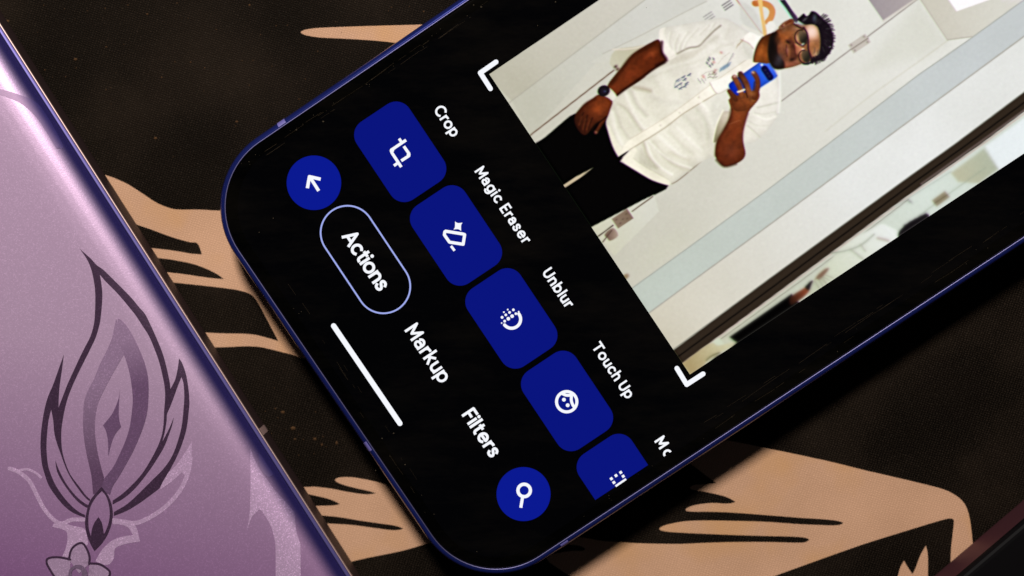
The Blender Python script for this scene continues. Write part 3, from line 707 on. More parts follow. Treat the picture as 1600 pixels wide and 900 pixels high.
pen([(1096,118),(1104,113),(1112,111),(1122,108)], 0.9, (160,156,146), 0.7, 0.6); pen([(1122,100),(1130,90),(1140,82)], 0.8, (180,172,160), 0.7, 0.6)
# arm that hangs, watch and hand
SK = (104,42,16)
poly([(1030,62),(1018,66),(1004,74),(988,85),(974,102),(962,116),(950,132),(952,142),(964,150,1),(978,140),(1002,125),(1016,113),(1033,101),(1042,94,1),(1035,80)], ((112,46,18),(970,118),(92,34,12),(1030,84)), 0.9, person=True)
pen([(1022,68),(1000,80),(984,92),(968,114),(956,130)], 6, (62,24,8), 2.5, 0.7, person=None)
pen([(1034,66),(1034,82),(1041,94),(1026,102)], 5, (44,14,10), 2.5, 0.85, person=None)
pen([(1038,97),(1016,111),(998,124),(978,138),(965,148)], 3.5, (40,12,6), 2.0, 0.9, person=None)
blob((1018,84), 10, 5, AU, (156,68,30), 0.8); blob((985,116), 12, 6, AU, (132,52,22), 0.6); blob((964,136), 6, 5, 0, (136,56,24), 0.6)
HD = [(934,148),(926,154),(915,161),(905,171),(899,179),(898,190),(902,200),(908,208),(914,211),(919,208),(925,200),(931,193),(938,190),(934,198),(929,205),(931,210),(935,206),(941,196),(949,184),(954,170),(957,158),(945,150)]
poly(HD, ((120,50,20),(945,165),(60,24,12),(906,200)), 0.9, person=True)
blob((934,172), 11, 8, AU, (146,64,26), 0.85); blob((946,164), 6, 6, 0, (134,56,22), 0.6); pen([(930,154),(914,164),(903,178)], 5, (66,24,10), 2.2, 0.7, person=None)
for a, b, c in (((912,176),(906,190),(906,202)), ((918,180),(914,196),(914,207)), ((926,184),(921,196),(919,203))): pen([a, b, c], 2.0, (40,14,8), 1.2, 0.8, person=None)
for a, b in (((909,182),(905,195)), ((915,186),(911,202)), ((921,188),(917,202)), ((940,190),(934,202))): pen([a, b], 2.6, (116,52,26), 1.2, 0.7, person=None)
pen([(948,182),(938,190),(930,196),(925,204)], 2.5, (24,8,6), 1.2, 0.8, person=None); blob((931.5,206.5), 2.2, 2.0, 0, (190,110,90), 0.8)
poly([(951,138),(955,139),(963.5,149.5),(958,157.5),(951,153),(944,149),(948,144)], ((238,236,226),(960,150),(214,210,196),(946,147)), 0.8, person=True)
poly(circle((943.5,141.8), 9.8, 20, 8.6, math.radians(-20)), (26,19,24), 0.9, sm=False, person=True)
blob((944,142), 5.2, 4.6, 0, (34,26,40), 0.9); blob((945.5,142.5), 1.6, 1.3, 0, (70,82,130), 0.9)
# raised forearm
poly([(1141.5,152),(1141,165),(1142.5,175),(1138,188),(1130,204),(1121,219),(1118,232),(1118,244),(1123,253),(1132,260),(1147,257),(1160,250),(1165,240),(1162,224),(1161,210),(1164,195),(1170,175),(1180,162),(1187,150),(1180,140)], ((138,66,30),(1160,165),(104,42,18),(1140,245)), 0.9, person=True)
pen([(1143,172),(1140,188),(1130,206),(1121,222),(1119,242)], 5, (70,26,12), 2.5, 0.6, person=None); pen([(1168,178),(1161,200),(1159,222)], 4, (96,44,30), 2.0, 0.6, person=None)
blob((1148,205), 10, 18, 20, (122,50,22), 0.6); blob((1143,236), 12, 12, 0, (128,60,34), 0.7); pen([(1140,194),(1150,190),(1156,188)], 1.5, (160,92,56), 1.2, 0.5, person=None)
pen([(1120,250),(1132,260),(1150,256)], 4, (60,26,20), 2, 0.6, person=None)
# blue phone in the hand
BP = [(1138.5,133),(1145,126),(1164,113),(1185,98),(1193,92.5),(1198,91.6),(1201.5,94.5),(1210,108),(1214,116),(1213,121),(1190,136),(1170,149),(1152,152),(1143,143)]
pen([(1146,124.5),(1164,111.5),(1184,97)], 3.0, (246,240,244), 1.2, 0.8, person=None)
poly(BP, ((8,40,190),(1150,145),(48,108,240),(1200,105)), 0.8, person=True)
poly([(1186,98),(1193,93),(1198,92.5),(1202,96),(1213,115),(1212,120),(1207,124),(1200,118),(1190,106)], ((84,122,244),(1192,96),(50,92,232),(1210,118)), 1.4, 0.8)
pen([(1186,99),(1190,107),(1205,124)], 1.2, (24,60,190), 0.9, 0.7); pen([(1202,95),(1213.5,116)], 1.6, (150,180,255), 1.0, 0.6)
pen([(1190,136),(1213,121.5)], 1.4, (140,180,255), 0.9, 0.7)
pen([(1194.8,107.5),(1203.5,120.5)], 10.5, (9,10,58), 0.8, person=None)
for q in ((1196,109.5),(1199.5,114.5),(1202.5,119)): blob(q, 1.6, 1.6, 0, (52,46,62), 0.8)
blob((1190.5,101.2), 2.0, 1.8, 0, (236,242,255), 1.0, hard=2)
# fingers over it
FG = (126,62,28)
poly([(1141,152),(1137,144),(1138,140),(1142,140),(1148,146),(1153,149),(1158,146),(1170,143),(1180,142),(1187,148),(1182,160),(1165,172),(1148,172)], ((150,74,32),(1165,150),(118,54,24),(1145,165)), 0.9, person=True)
pen([(1139,142),(1145,148),(1150,156)], 5.5, (110,50,24), 0.9, person=True)
pen([(1147.5,121),(1153,130),(1157.5,140),(1159,150)], 8.6, ((138,72,38),(1147,120),(158,82,40),(1158,145)), 0.9, person=True)
pen([(1157,115.5),(1163,124),(1168,134),(1171,146),(1176,156)], 8.4, ((96,46,26),(1157,114),(168,94,46),(1173,150)), 0.9, person=True)
pen([(1178.5,114.5),(1183,122),(1184.5,132),(1182,144),(1179,152)], 8.0, ((126,62,38),(1178,113),(116,50,22),(1183,146)), 0.9, person=True)
pen([(1153,118),(1161,130),(1165,142),(1168,152)], 1.8, (44,18,10), 1.0, 0.9, person=None)
pen([(1150,128),(1153,136)], 2.4, (112,50,24), 1.2, 0.7); pen([(1176,146),(1178,138),(1179,128)], 1.8, (50,20,16), 1.0, 0.8)
blob((1158,131), 3, 4, 0, (92,40,18), 0.5); blob((1167,129), 3, 4, -20, (90,42,20), 0.6); blob((1176,146), 4, 6, -30, (190,112,56), 0.7); blob((1173,153), 3, 5, -30, (84,38,16), 0.6)
pen([(1153,143.5),(1158,142.2),(1163,140)], 3.0, (236,224,208), 0.9, person=None)
blob((1148,119), 2.6, 2.0, 20, (226,196,182), 0.8); blob((1176.8,113), 2.6, 2.0, 30, (222,180,160), 0.95); blob((1158,113.5), 2.2, 1.6, 0, (120,70,52), 0.7)
# neck, head
poly([(1194,56.5),(1187,63),(1182,74),(1179,85),(1177.5,96.5),(1186,97.5),(1204,98),(1212,80),(1214,52),(1204,52)], ((150,74,26),(1190,84),(96,42,14),(1200,64)), 0.9, person=True)
pen([(1192,58),(1184,70),(1179,86),(1178,95)], 2.5, (58,26,14), 1.4, 0.7, person=None); blob((1189,80), 4, 12, 15, (176,92,36), 0.7)
poly([(1218,0,1),(1226.5,-1,1),(1238,16),(1247,29),(1244,36),(1237,27),(1228,13)], ((34,34,44),(1222,4),(56,42,64),(1240,26)), 0.8, person=None)
pen([(1216,-1),(1226,13),(1238,30)], 2.2, (168,226,214), 1.2, 0.9)
FACE = [(1210,50),(1222,42),(1240,37),(1255,38),(1266,36),(1279,39),(1283,60),(1282,78),(1274,92),(1254,99),(1240,104),(1225,107),(1211,107),(1203,97),(1200,80),(1202,62)]
poly(FACE, ((120,60,30),(1210,70),(172,108,66),(1275,62)), 0.9, person=True)
blob((1269,50), 10, 13, -12, (248,218,208), 1.0, hard=1.4); blob((1274,72), 8, 12, -8, (186,118,68), 0.85); blob((1276,86), 6, 6, 0, (196,168,138), 0.7); blob((1246,44), 9, 3.5, -20, (176,140,108), 0.6)
blob((1228,56), 8, 10, -25, (182,98,46), 0.9); blob((1240,50), 6, 5, 0, (160,98,56), 0.8); blob((1224,64), 5, 6, 0, (150,80,40), 0.7)
blob((1236,98), 12, 6, -10, (158,92,66), 0.8); blob((1251,95), 6, 4, 0, (150,88,58), 0.7)
# ear
poly([(1216.5,43),(1222,36.5),(1230,31.5),(1237,29),(1241,32.5),(1240,37.5),(1231,41.5),(1221,45.5)], ((186,120,84),(1220,42),(140,68,34),(1238,32)), 0.8, person=True)
pen([(1222,41),(1230,36),(1236,33)], 2.6, (84,34,16), 1.0, 0.8); blob((1225,39), 2.0, 1.4, -30, (220,160,126), 0.8)
# beard, moustache, mouth
poly([(1203,57),(1212,49),(1216,53),(1216,62),(1215,73),(1216,84),(1222,92),(1226,98),(1225,106.5),(1211,107.5),(1203,98),(1200,82)], (22,15,12), 2.2, person=None)
poly([(1213,52),(1220,56),(1220,64),(1215,70)], (58,30,16), 2.5, 0.7)
blob((1218,92), 6, 9, 10, (66,58,62), 0.85); blob((1214,64), 4, 6, -10, (70,38,22), 0.7); blob((1214,99), 5, 4, 0, (44,40,48), 0.7); blob((1207,70), 3, 10, 6, (14,10,10), 0.8)
blob((1221,57), 6, 6, -30, (158,80,32), 0.8); blob((1226,47), 5, 3, -35, (150,98,62), 0.7); blob((1233,52), 7, 5, -30, (176,98,48), 0.7); blob((1236,60), 4, 3, 0, (120,58,26), 0.7)
poly([(1228,63),(1233,61),(1239,64),(1245,70),(1248,80),(1246,90),(1240,97),(1234,99),(1234,90),(1236,80),(1234,71)], (92,46,30), 2.2, 0.9)
blob((1231.5,65.5), 4.0, 2.2, 20, (34,16,10), 0.95); blob((1238,93), 4.0, 2.6, -20, (36,18,14), 0.95); blob((1243,78), 2.4, 8, -6, (66,30,20), 0.8); blob((1239,72), 3, 4, 20, (70,32,20), 0.7)
blob((1221,71), 4.5, 6.5, -20, (150,86,52), 0.85); blob((1219,77), 4, 4, 0, (120,66,42), 0.6); blob((1230.5,78), 2.6, 6, -8, (156,96,76), 0.85); blob((1226,80), 2.0, 6, -8, (96,50,38), 0.7); pen([(1229,70),(1228.4,80),(1230,88)], 1.5, (62,28,22), 0.9, 0.85)
blob((1225,89), 3, 3, 0, (128,72,52), 0.7); blob((1238,99), 9, 3.4, -14, (158,86,58), 0.85); blob((1245,97), 4, 3, 0, (176,110,78), 0.6)
# nose
poly([(1242,67),(1247,70),(1252,74),(1256,77.5),(1253,82),(1248,87),(1244,83),(1243,75)], ((168,92,56),(1243,76),(226,152,110),(1254,77)), 1.3)
blob((1255,76.5), 1.9, 1.4, 0, (255,246,236), 0.95); blob((1245,70), 3, 1.5, 38, (232,158,112), 0.85); blob((1246.5,86), 2.6, 2, -40, (84,38,24), 0.8); blob((1250,80), 3, 3, 0, (214,136,94), 0.7)
# spectacles
poly(circle((1254.5,58), 6.6, 22, 11.2, math.radians(-18)), ((104,84,62),(1249,54),(34,30,24),(1257,62)), 1.2, sm=False)
poly(circle((1259.5,87.5), 6.6, 22, 9.8, math.radians(-14)), ((96,74,54),(1254,84),(40,36,28),(1262,90)), 1.2, sm=False)
blob((1246,60), 2.4, 8, -10, (208,160,122), 0.85); blob((1252,93), 2.4, 5, -10, (182,120,80), 0.7)
pen(circle((1252.5,58.5), 10.2, 24, 12.0, math.radians(-18))[4:21], 1.7, (40,18,16), 0.7, sm=False, person=None)
pen(circle((1257.5,88.5), 9.2, 24, 10.5, math.radians(-14))[4:20], 1.7, (40,18,16), 0.7, sm=False, person=None)
pen([(1256,43),(1261,52),(1263,64),(1263,76),(1267,88),(1270,98)], 3.0, (48,22,30), 0.9, person=None)
pen([(1241,37.5),(1248,42),(1256,45)], 2.6, (62,30,24), 0.9, person=None); pen([(1244,66),(1250,70),(1256,72)], 2.2, (58,30,30), 0.8, 0.8, person=None)
blob((1254.5,69), 2.6, 1.4, -30, (206,222,214), 0.95)
# hair
poly([(1246,30),(1251,25),(1256,21),(1260,25),(1264,23),(1268,17.5),(1275,19),(1283,26),(1290,33),(1295,37.5),(1299,45),(1302,56),(1302.5,65),(1300,76),(1295,85),(1287,92),(1272,97),(1266,98),(1268,92),(1276,89),(1281,78),(1282,60),(1278,43),(1270,38),(1258,38.5),(1250,34)], ((22,15,22),(1262,30),(30,20,28),(1298,66)), 1.0, person=True)
blob((1250,37), 7, 2.2, 20, (150,164,176), 0.8); blob((1258,30), 5, 1.6, -40, (120,120,124), 0.6); blob((1273,28), 3, 6, 5, (84,98,112), 0.7)
hr = random.Random(3)
for k in range(46):
    a = math.radians(-66 + k*3.5 + hr.uniform(-2, 2)); f1 = hr.uniform(0.98, 1.10)
    p = (1271 + 22*math.cos(a), 58 + 31*math.sin(a)); q = (1271 + 31*f1*math.cos(a+0.12), 58 + 40*f1*math.sin(a+0.12))
    pen([p, q], hr.uniform(1.4, 2.6), (26,18,26), 1.0, 0.7, person=True)
for k in range(40):
    a = math.radians(-80 + k*4.2 + hr.uniform(-3, 3)); r0 = hr.uniform(13, 24); r1 = r0 + hr.uniform(3, 7)
    g = hr.choice([(70,64,70), (58,52,56), (10,6,12), (8,5,10)])
    pen([(1271 + r0*math.cos(a), 58 + 1.25*r0*math.sin(a)), (1271 + r1*math.cos(a+.1), 58 + 1.25*r1*math.sin(a+.1))], hr.uniform(0.8, 1.5), g, 0.9, 0.5) if r0 > 15 or abs(a) > 1 else None
blob((1297,73), 1.6, 0.9, -20, (206,200,214), 0.8)
poly([(1254,99),(1262,98),(1268,97),(1264,101),(1256,101)], (30,34,38), 0.9)
# sensor-like mottling of the photographed picture
nu, nv = UU.shape; G = IMG.reshape(nu, nv, 3); PG = PERSON.reshape(nu, nv)
def blur(A, r):
    k = np.exp(-0.5*(np.arange(-3*r, 3*r+1)/max(r, 1e-6))**2); k /= k.sum(); m = len(k)//2
    for ax in (0, 1):
        B = np.zeros_like(A)
        for i, wgt in enumerate(k): B += wgt*np.roll(A, i-m, ax)
        A = B
    return A
def grain(r):
    g = blur(rng.normal(0, 1, (nu, nv)), r); return (g/g.std())[..., None]
lum = G.mean(-1, keepdims=True); amp = np.clip(lum/150, 0.12, 1.0)
cloth = ((PG > 0.5) & (G.min(-1) > 150))[..., None].astype(float); cloth = blur(cloth[..., 0], 2)[..., None]
skin = ((PG > 0.5) & (G[..., 0] > 1.45*G[..., 1]) & (G[..., 0] > 40))[..., None].astype(float)
fold_n = grain(5)*0.7 + grain(10)
def streak(ru, rv):
    g = rng.normal(0, 1, (nu, nv)); out = g
    for ax, r in ((0, ru), (1, rv)):
        k = np.exp(-0.5*(np.arange(-3*r, 3*r+1)/r)**2); k /= k.sum(); acc = np.zeros_like(out)
        for i, wgt in enumerate(k): acc += wgt*np.roll(out, i-len(k)//2, ax)
        out = acc
    return (out/out.std())[..., None]
fs = streak(5, 20); fs = np.where(fs > 0, fs, fs*1.4)
G = G + cloth*np.clip(fs, -2.2, 1.5)*3.4*np.array([1.0, 1.02, 1.15])
G = G + cloth*(np.minimum(fold_n, 1.0)*2.2 + grain(1)*1.4)*np.array([1.0, 1.0, 1.12])
MIR = inside([(1072,566),(1228,452),(1420,309),(1536,227),(1610,174),(1610,300),(1282,480),(1060,610)], X, Y).reshape(nu, nv)[..., None].astype(float)
soft = np.stack([blur(G[..., i], 2) for i in range(3)], -1); MIR = blur(MIR[..., 0], 2)[..., None]
G = G*(1-0.65*MIR) + 0.65*MIR*soft*np.array([0.97, 0.98, 0.97])                       # the reflection is out of focus
G = G * (1 - skin*np.array([0.07, 0.055, 0.0]))
G = G * (1 + skin*(0.035*grain(2) + 0.03*grain(1) + 0.04*grain(5)))
wall = (1 - np.clip(PG, 0, 1))[..., None] * (lum > 120)
G = G + wall*(grain(14)*0.8 + grain(30)*1.2)*np.array([1.0, 1.0, 1.2])
G = G + amp*(grain(1)*1.0 + rng.normal(0, 0.6, G.shape))
G = 0.45*G + 0.55*np.stack([blur(G[..., i], 1) for i in range(3)], -1)
G = G + 0.30*(G - np.stack([blur(G[..., i], 2) for i in range(3)], -1))             # the phone's own sharpening
R_, B_ = np.roll(G[..., 0], -1, 0), np.roll(G[..., 2], -1, 0)
R_[-2:] = G[-2:, :, 0]; B_[-2:] = G[-2:, :, 2]
G = np.stack([0.7*G[..., 0] + 0.3*R_, G[..., 1], 0.6*G[..., 2] + 0.4*B_], -1)
IMG = G.reshape(-1, 3)
k = np.clip((IMG.min(-1, keepdims=True) - 90)/60, 0, 1)                              # warm white balance of the pale tones
IMG = IMG + k*np.array([4.0, 4.0, 4.0]) + k*PERSON[:, None]*np.array([7.0, 4.5, 1.0])
IMG = np.clip(IMG, 1, 255)
RGBA = np.ones((X.size, 4), np.float32); RGBA[:, :3] = lin(IMG)

M_photo, nt, b = mat_new('screen_picture')
at = N(nt, 'ShaderNodeAttribute', attribute_name='Col')
b.inputs['Base Color'].default_value = (0, 0, 0, 1); b.inputs['Roughness'].default_value = 0.08; b.inputs['Specular IOR Level'].default_value = 0.35
nt.links.new(at.outputs['Color'], b.inputs['Emission Color']); b.inputs['Emission Strength'].default_value = 1.0
nu, nv = UU.shape
I = np.arange(nu*nv).reshape(nu, nv)
quads = np.stack([I[:-1, :-1], I[:-1, 1:], I[1:, 1:], I[1:, :-1]], -1).reshape(-1, 4)
pm = (PERSON[quads].mean(1) > 0.5)
def grid_part(name, q, parent, **kw):
    used, inv = np.unique(q.ravel(), return_inverse=True)
    me = bpy.data.meshes.new(name)
    me.vertices.add(len(used)); me.loops.add(q.size); me.polygons.add(len(q))
    co = np.stack([PX.ravel()[used], PY.ravel()[used], np.full(len(used), ZI)], 1)
    me.vertices.foreach_set('co', co.ravel().astype(np.float32))
    me.loops.foreach_set('vertex_index', inv.ravel().astype(np.int32))
    me.polygons.foreach_set('loop_start', np.arange(0, q.size, 4, dtype=np.int32))
    me.update(calc_edges=True)
    ca = me.color_attributes.new('Col', 'FLOAT_COLOR', 'POINT'); ca.data.foreach_set('color', RGBA[used].ravel())
    me.materials.append(M_photo); me.validate()
    o = bpy.data.objects.new(name, me); link(o, None, **kw)
    o.parent = parent; o.matrix_parent_inverse = Matrix.Translation(-root_loc(parent))
    return o
pic = grid_part('photo', quads[~pm], ph, label='photo on the screen of a white room with mirror and cupboard')
grid_part('pictured_person', quads[pm], pic, label='pictured person in white embroidered shirt holding a blue phone')

# ------------------------------------------------------------------ the lavender phone lying face down
# its long right edge runs along DL; AL = outward direction of that edge
def line_uv(z):
    a, c = np.array(un((0, 37), z)), np.array(un((550, 900), z)); d = (c-a)/np.linalg.norm(c-a); return a, d
ZE = 0.0066
A0, DLn = line_uv(ZE)
DL = (float(DLn[0]), float(DLn[1])); AL = (-DL[1], DL[0])
if AL[0] < 0: AL = (-AL[0], -AL[1])
MID = A0 + DLn * 0.048
def LP(a, s):                     # a mm along the edge from its middle, s mm inward from the bright edge line
    return (MID[0] + a/1000*DL[0] - s/1000*AL[0], MID[1] + a/1000*DL[1] - s/1000*AL[1])
def LPo(x, y): return LP(x, -y)   # rounded-rect coordinates: y outward
ZB = 8.75
def back_z(s):
    """height of the curved back (mm) at s mm in from the edge line"""
    t = np.array([0.75, 0.98, 1.45, 2.0, 2.6, 3.25, 4.0, 5.0, 6.4, 7.8, 9.0])
    z = ZB - np.array([2.02, 1.76, 1.34, 0.98, 0.69, 0.45, 0.265, 0.12, 0.033, 0.005, 0.0])
    return np.interp(s, t, z)
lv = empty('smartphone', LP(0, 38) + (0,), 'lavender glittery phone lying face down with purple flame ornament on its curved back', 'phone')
M_lav = lavender('lavender_satin', (0.625, 0.425, 0.63), 0.355, 0.24, spec=0.6, grad=(un((190,560)), un((90,1000)), (0.30, 0.11, 0.335)))  # base colour fades to darker plum towards the bottom
LR = (-82.0, 82.0, -76.0, 0.0, 13.0)      # along, across (outward = +)
# ring offsets are measured from the edge line: d = -s
ss = np.concatenate([np.linspace(0.75, 4.0, 22), np.linspace(4.2, 9.0, 16)])
tt = np.array([0.75, 0.95, 1.3, 1.7, 2.2, 2.8, 3.5, 4.5, 6.0, 7.5, 9.0])
def back_smooth(s):
    z = 0; k = 0.28; 
    for d, wgt in ((-2, .06), (-1, .24), (0, .4), (1, .24), (2, .06)): z = z + wgt*back_z(np.clip(s + d*k*0.5, 0.75, 9.0))
    return z
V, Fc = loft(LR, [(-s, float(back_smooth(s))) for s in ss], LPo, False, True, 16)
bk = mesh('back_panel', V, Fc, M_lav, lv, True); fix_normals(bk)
M_lfr = simple('lavender_frame', (0.13, 0.11, 0.33), 0.42, 0.6)
M_bead = simple('bright_chamfer', (0.80, 0.58, 0.54), 0.52, 1.0)
pr = clean_curve([(-0.75, 6.55), (-0.7, 6.78), (-0.55, 6.84), (-0.25, 6.72), (-0.19, 6.66)], 3)
V, Fc = loft(LR, pr, LPo, False, False, 16)
lf = mesh('frame', V, Fc, M_lfr, lv, True); fix_normals(lf)
pr = clean_curve([(-0.19, 6.60), (-0.16, 6.72), (-0.06, 6.76), (0.05, 6.70), (0.10, 6.58)], 3)
V, Fc = loft(LR, pr, LPo, False, False, 16)
o = mesh('chamfer', V, Fc, M_bead, lv, True); fix_normals(o)
M_side = simple('burnished_side', (0.045, 0.027, 0.027), 0.45, 0.0, 0.06)
pr = clean_curve([(0.10, 6.58), (0.12, 6.3), (0.14, 5.5), (0.12, 3.5), (0.0, 1.8), (-0.5, 0.7), (-1.6, 0.25), (-3.0, 0.2)], 3)
V, Fc = loft(LR, pr, LPo, False, True, 16)
o = mesh('side_rail', V, Fc, M_side, lv, True); fix_normals(o)
def side_band(px):
    x, y = un(px, 0.0055); a = ((x-MID[0])*DL[0] + (y-MID[1])*DL[1])*1000
    V = []; Fc = []
    q = [(d + 0.015, z) for d, z in pr[0:16]]
    for d, z in q:
        for s in (-0.55, 0.55): V.append(LP(a + s, -d) + (z/1000,))
    for i in range(len(q)-1): Fc.append((2*i, 2*i+1, 2*i+3, 2*i+2))
    oo = mesh('antenna_band', V, Fc, simple('rose_plastic', (0.42, 0.27, 0.25), 0.6), o, True); fix_normals(oo)
side_band((412, 672))

def on_back(p):
    """point of the curved back seen at photograph pixel p"""
    z = ZB/1000
    for _ in range(6):
        x, y = un(p, z)
        s = -((x-MID[0])*AL[0] + (y-MID[1])*AL[1])*1000
        z = float(back_smooth(np.clip(s, 0.76, 9.0)))/1000
    return x, y, z
def ornament(name, polys, mat, lift=0.012, mode='evenodd', **kw):
    v, f = cdt(polys, mode)
    bm = bmesh.new(); bv = [bm.verts.new((p[0], p[1], 0)) for p in v]
    for t in f:
        try: bm.faces.new([bv[i] for i in t])
        except ValueError: pass
    # cut along the curved edge so that the print follows the bend (lines parallel to the edge, in pixels)
    e0 = np.array((0, 37.)); e1 = np.array((550, 900.)); d = (e1-e0)/np.linalg.norm(e1-e0); n = np.array((d[1], -d[0]))
    for k in range(12, 104, 4):
        p = e0 - n*k
        bmesh.ops.bisect_plane(bm, geom=bm.verts[:] + bm.edges[:] + bm.faces[:], plane_co=(p[0], p[1], 0), plane_no=(n[0], n[1], 0))
    for q in bm.verts:
        x, y, z = on_back((q.co.x, q.co.y)); q.co = (x, y, z + 2.6*lift/1000)
    bmesh.ops.recalc_face_normals(bm, faces=bm.faces)
    for fa in bm.faces:
        if fa.normal.z < 0: fa.normal_flip()
        fa.smooth = True
    me = bpy.data.meshes.new(name); bm.to_mesh(me); bm.free(); me.materials.append(mat)
    oo = bpy.data.objects.new(name, me); link(oo, None, **kw)
    oo.parent = bk; oo.matrix_parent_inverse = Matrix.Translation(-root_loc(bk))
    return oo
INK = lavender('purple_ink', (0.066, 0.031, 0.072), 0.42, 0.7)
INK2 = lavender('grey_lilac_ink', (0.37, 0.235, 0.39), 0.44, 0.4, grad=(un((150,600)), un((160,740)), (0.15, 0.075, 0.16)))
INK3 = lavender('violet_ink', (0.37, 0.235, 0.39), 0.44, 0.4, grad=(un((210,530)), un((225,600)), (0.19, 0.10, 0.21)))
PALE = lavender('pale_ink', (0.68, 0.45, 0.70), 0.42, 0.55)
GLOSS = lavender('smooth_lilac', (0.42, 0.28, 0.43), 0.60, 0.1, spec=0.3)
def sp(p, n=4): return smooth_path(p, True, n)
main = [
 # left arm of the flame, from the tip down to the bud
 [(124.5,388.5,1),(133,396),(143,405,1),(151,414),(161,421),(171,430.5,1),(180,439.5),(192,451.5),(206,466),(217.5,480),(227,491),(235,507),(243,524.5),(253.5,550),(259.5,571),(264.8,595),(266.3,608,1),(271,599),(274.5,591),(278,574),(279.8,559.5,1),(285,568),(291,586),(294.8,610),(296,630),(294.8,644),(291.8,668),(285,692),(276,714),(265,735),(256,750),(249,763,1),(240,770),(218,786),(198,798),(178,806,1),(178,800,1),(198,788),(216,772),(236,752),(254,734),(267,716),(276,695),(283.5,668),(286.5,642.5),(288,620),(286.8,600),(283.5,589,1),(277.5,604),(271.5,621),(265.5,636.5),(261,647),(260.3,657.5),(257.5,675),(253.5,690.5,1),(259,680),(265.5,667),(271.5,652,1),(268.5,666),(262.5,683),(256.5,698),(246,716),(232,737),(212,762),(194,778),(176,788,1),(176,782,1),(188,774),(204,760),(222,740),(237,716),(247.5,695),(253.5,677),(255.8,659),(256.5,642.5),(258,622),(257.7,609),(255,592),(249,566.5),(241.5,545.5),(232.5,524.5),(222,508),(213,494),(204,482.5),(192,468),(180,454.5),(165,439.5),(156,429,1),(158.5,443),(160,460),(159,480),(157.5,494),(156,505),(150,526),(141,545.5),(132,563.5),(123,581.5),(114,601),(106.5,620),(102,636),(98.3,654.5),(96,672.5),(96,692),(98,708),(103,725),(110.5,742),(123,759),(134.5,774),(141,780,1),(140,783,1),(132,776),(120,760.5),(108,742),(100.5,725),(94.5,708),(88.5,691),(84.8,675.5),(83.3,657.5),(80,639.5,1),(75.8,657.5),(73.2,683),(72.8,704),(75,726),(79.5,741),(86.5,757),(98,774.5),(112,790.5),(124,800),(133,804.5,1),(133,808.5,1),(116,802),(102,792),(88,776),(76,758),(69,738),(65.2,722),(63.3,698),(64.5,672.5),(69,642.5),(75,620),(82.5,602.5),(90,581.5),(99.8,554,1),(96.5,580),(93.3,602.5),(91.8,622),(91.5,637,1),(98,620),(106.5,598),(115.5,578.5),(124.5,559),(133.5,541),(141.8,524.5),(147,505),(148.3,490),(149,472),(148.5,453),(146,435),(141.8,418.5),(135,403.5)],
]
ornament('flame_outline', [sp(p) for p in main], INK, 0.014)
ornament('flame_stroke', [sp([(86.3,718.5,1),(88.5,734),(93,745),(104,762.5),(118,780),(130,790),(139,794.5,1),(139.5,789,1),(134,787),(122,778),(108,762),(97.5,745),(90.5,730)])], INK, 0.014)
ornament('flame_ribbon', [sp([(181.5,498,1),(178,515),(175,528),(168,545.5),(156,569.5),(147,592),(138,609),(132.5,624),(130.3,640),(129.8,665),(131.3,684.5),(135,708),(139.5,728),(143,745),(145.5,772,1),(152,772,1),(159,764,1),(161.5,752),(162.5,745.5,1),(156,722),(151,698),(148.5,677),(148.5,657.5),(151,639.5),(156,623),(171,593.5),(184.5,569.5),(193.5,554.5,1),(186,525),(184,505)])], INK2, 0.016)
ornament('flame_ribbon', [sp([(184,497,1),(190.5,501),(199.5,511),(210,529),(219,548.5),(226.5,568),(231,587.5),(232.3,607),(231.8,625),(230.5,641),(226.5,659),(219,680),(208.5,704),(198,723.5),(186,744.5),(176,760),(172,773,1),(166,770,1),(159,762,1),(162.6,748,1),(177,729.5),(187.5,708.5),(196.5,687.5),(202.5,668),(206.3,642.5),(207.5,622),(205.5,601),(202.5,583),(198,566.5),(193.5,554,1),(186,530)])], INK3, 0.020)
ornament('flame_diamond', [sp([(187.5,606,1),(186,620),(181.5,633.5),(174,648.5),(161,664.5,1),(165.8,674),(168.8,690.5),(169.3,713,1),(174,693.5),(180,678.5),(189.3,667,1),(186,653),(185.8,635)])], INK3, 0.016)
bud = [(159,760.5,1),(150,770),(140,784),(134.5,804),(133,820),(136,836),(142,851),(147.6,861,1),(160,848),(170,831),(176,810),(175,790),(169,774)]
hole = [(159,767,1),(150,776.5),(142,790),(138.4,806),(138.6,824),(142,838,1),(144,826),(148,816),(154,807.5,1),(159,816),(161.5,828),(162.3,834,1),(165,830),(170,816),(171.6,800),(169,784),(164.5,773)]
ornament('flame_bud', [sp(bud), sp(hole)], INK, 0.022)
# pale leaves and flower
P1 = stroke(smooth_path([(15,732),(28,737),(45,750),(57,772),(69,795),(84,812),(97,818),(112,812),(131,812)], False, 3), 6.4, nd=10)
P1 += stroke(smooth_path([(28,736),(42,733),(56,739),(64,746)], False, 3), 4.0, nd=10)
P1 += [sp([(84,818,1),(82,823,1),(102,829),(105.5,840),(103,856),(97,870,1),(108,871,1),(112,858),(124,849),(137,852),(136,838),(132,826),(116,822),(100,818)], 3)]
ornament('pale_leaf', P1, PALE, 0.010, 'union')
P2 = stroke(smooth_path([(298,716),(294,738),(284,762),(266,785),(242,804),(214,817),(192,815),(177,813)], False, 3), 7.0, nd=10)
P2 += [sp([(300,690,1),(299,722),(292,746,1),(284,738,1),(268,753),(250,765,1),(258,744),(278,724)], 3)]
P2 += [sp([(196,812),(207,816),(214,826),(219,846,1),(196,850),(180,857),(178,872),(168,883),(149,877,1),(158,861),(168,850),(178,843),(193,838),(208,836,1),(200,824),(186,819),(177,819),(177,812)], 3)]
ornament('pale_leaf', P2, PALE, 0.010, 'union')
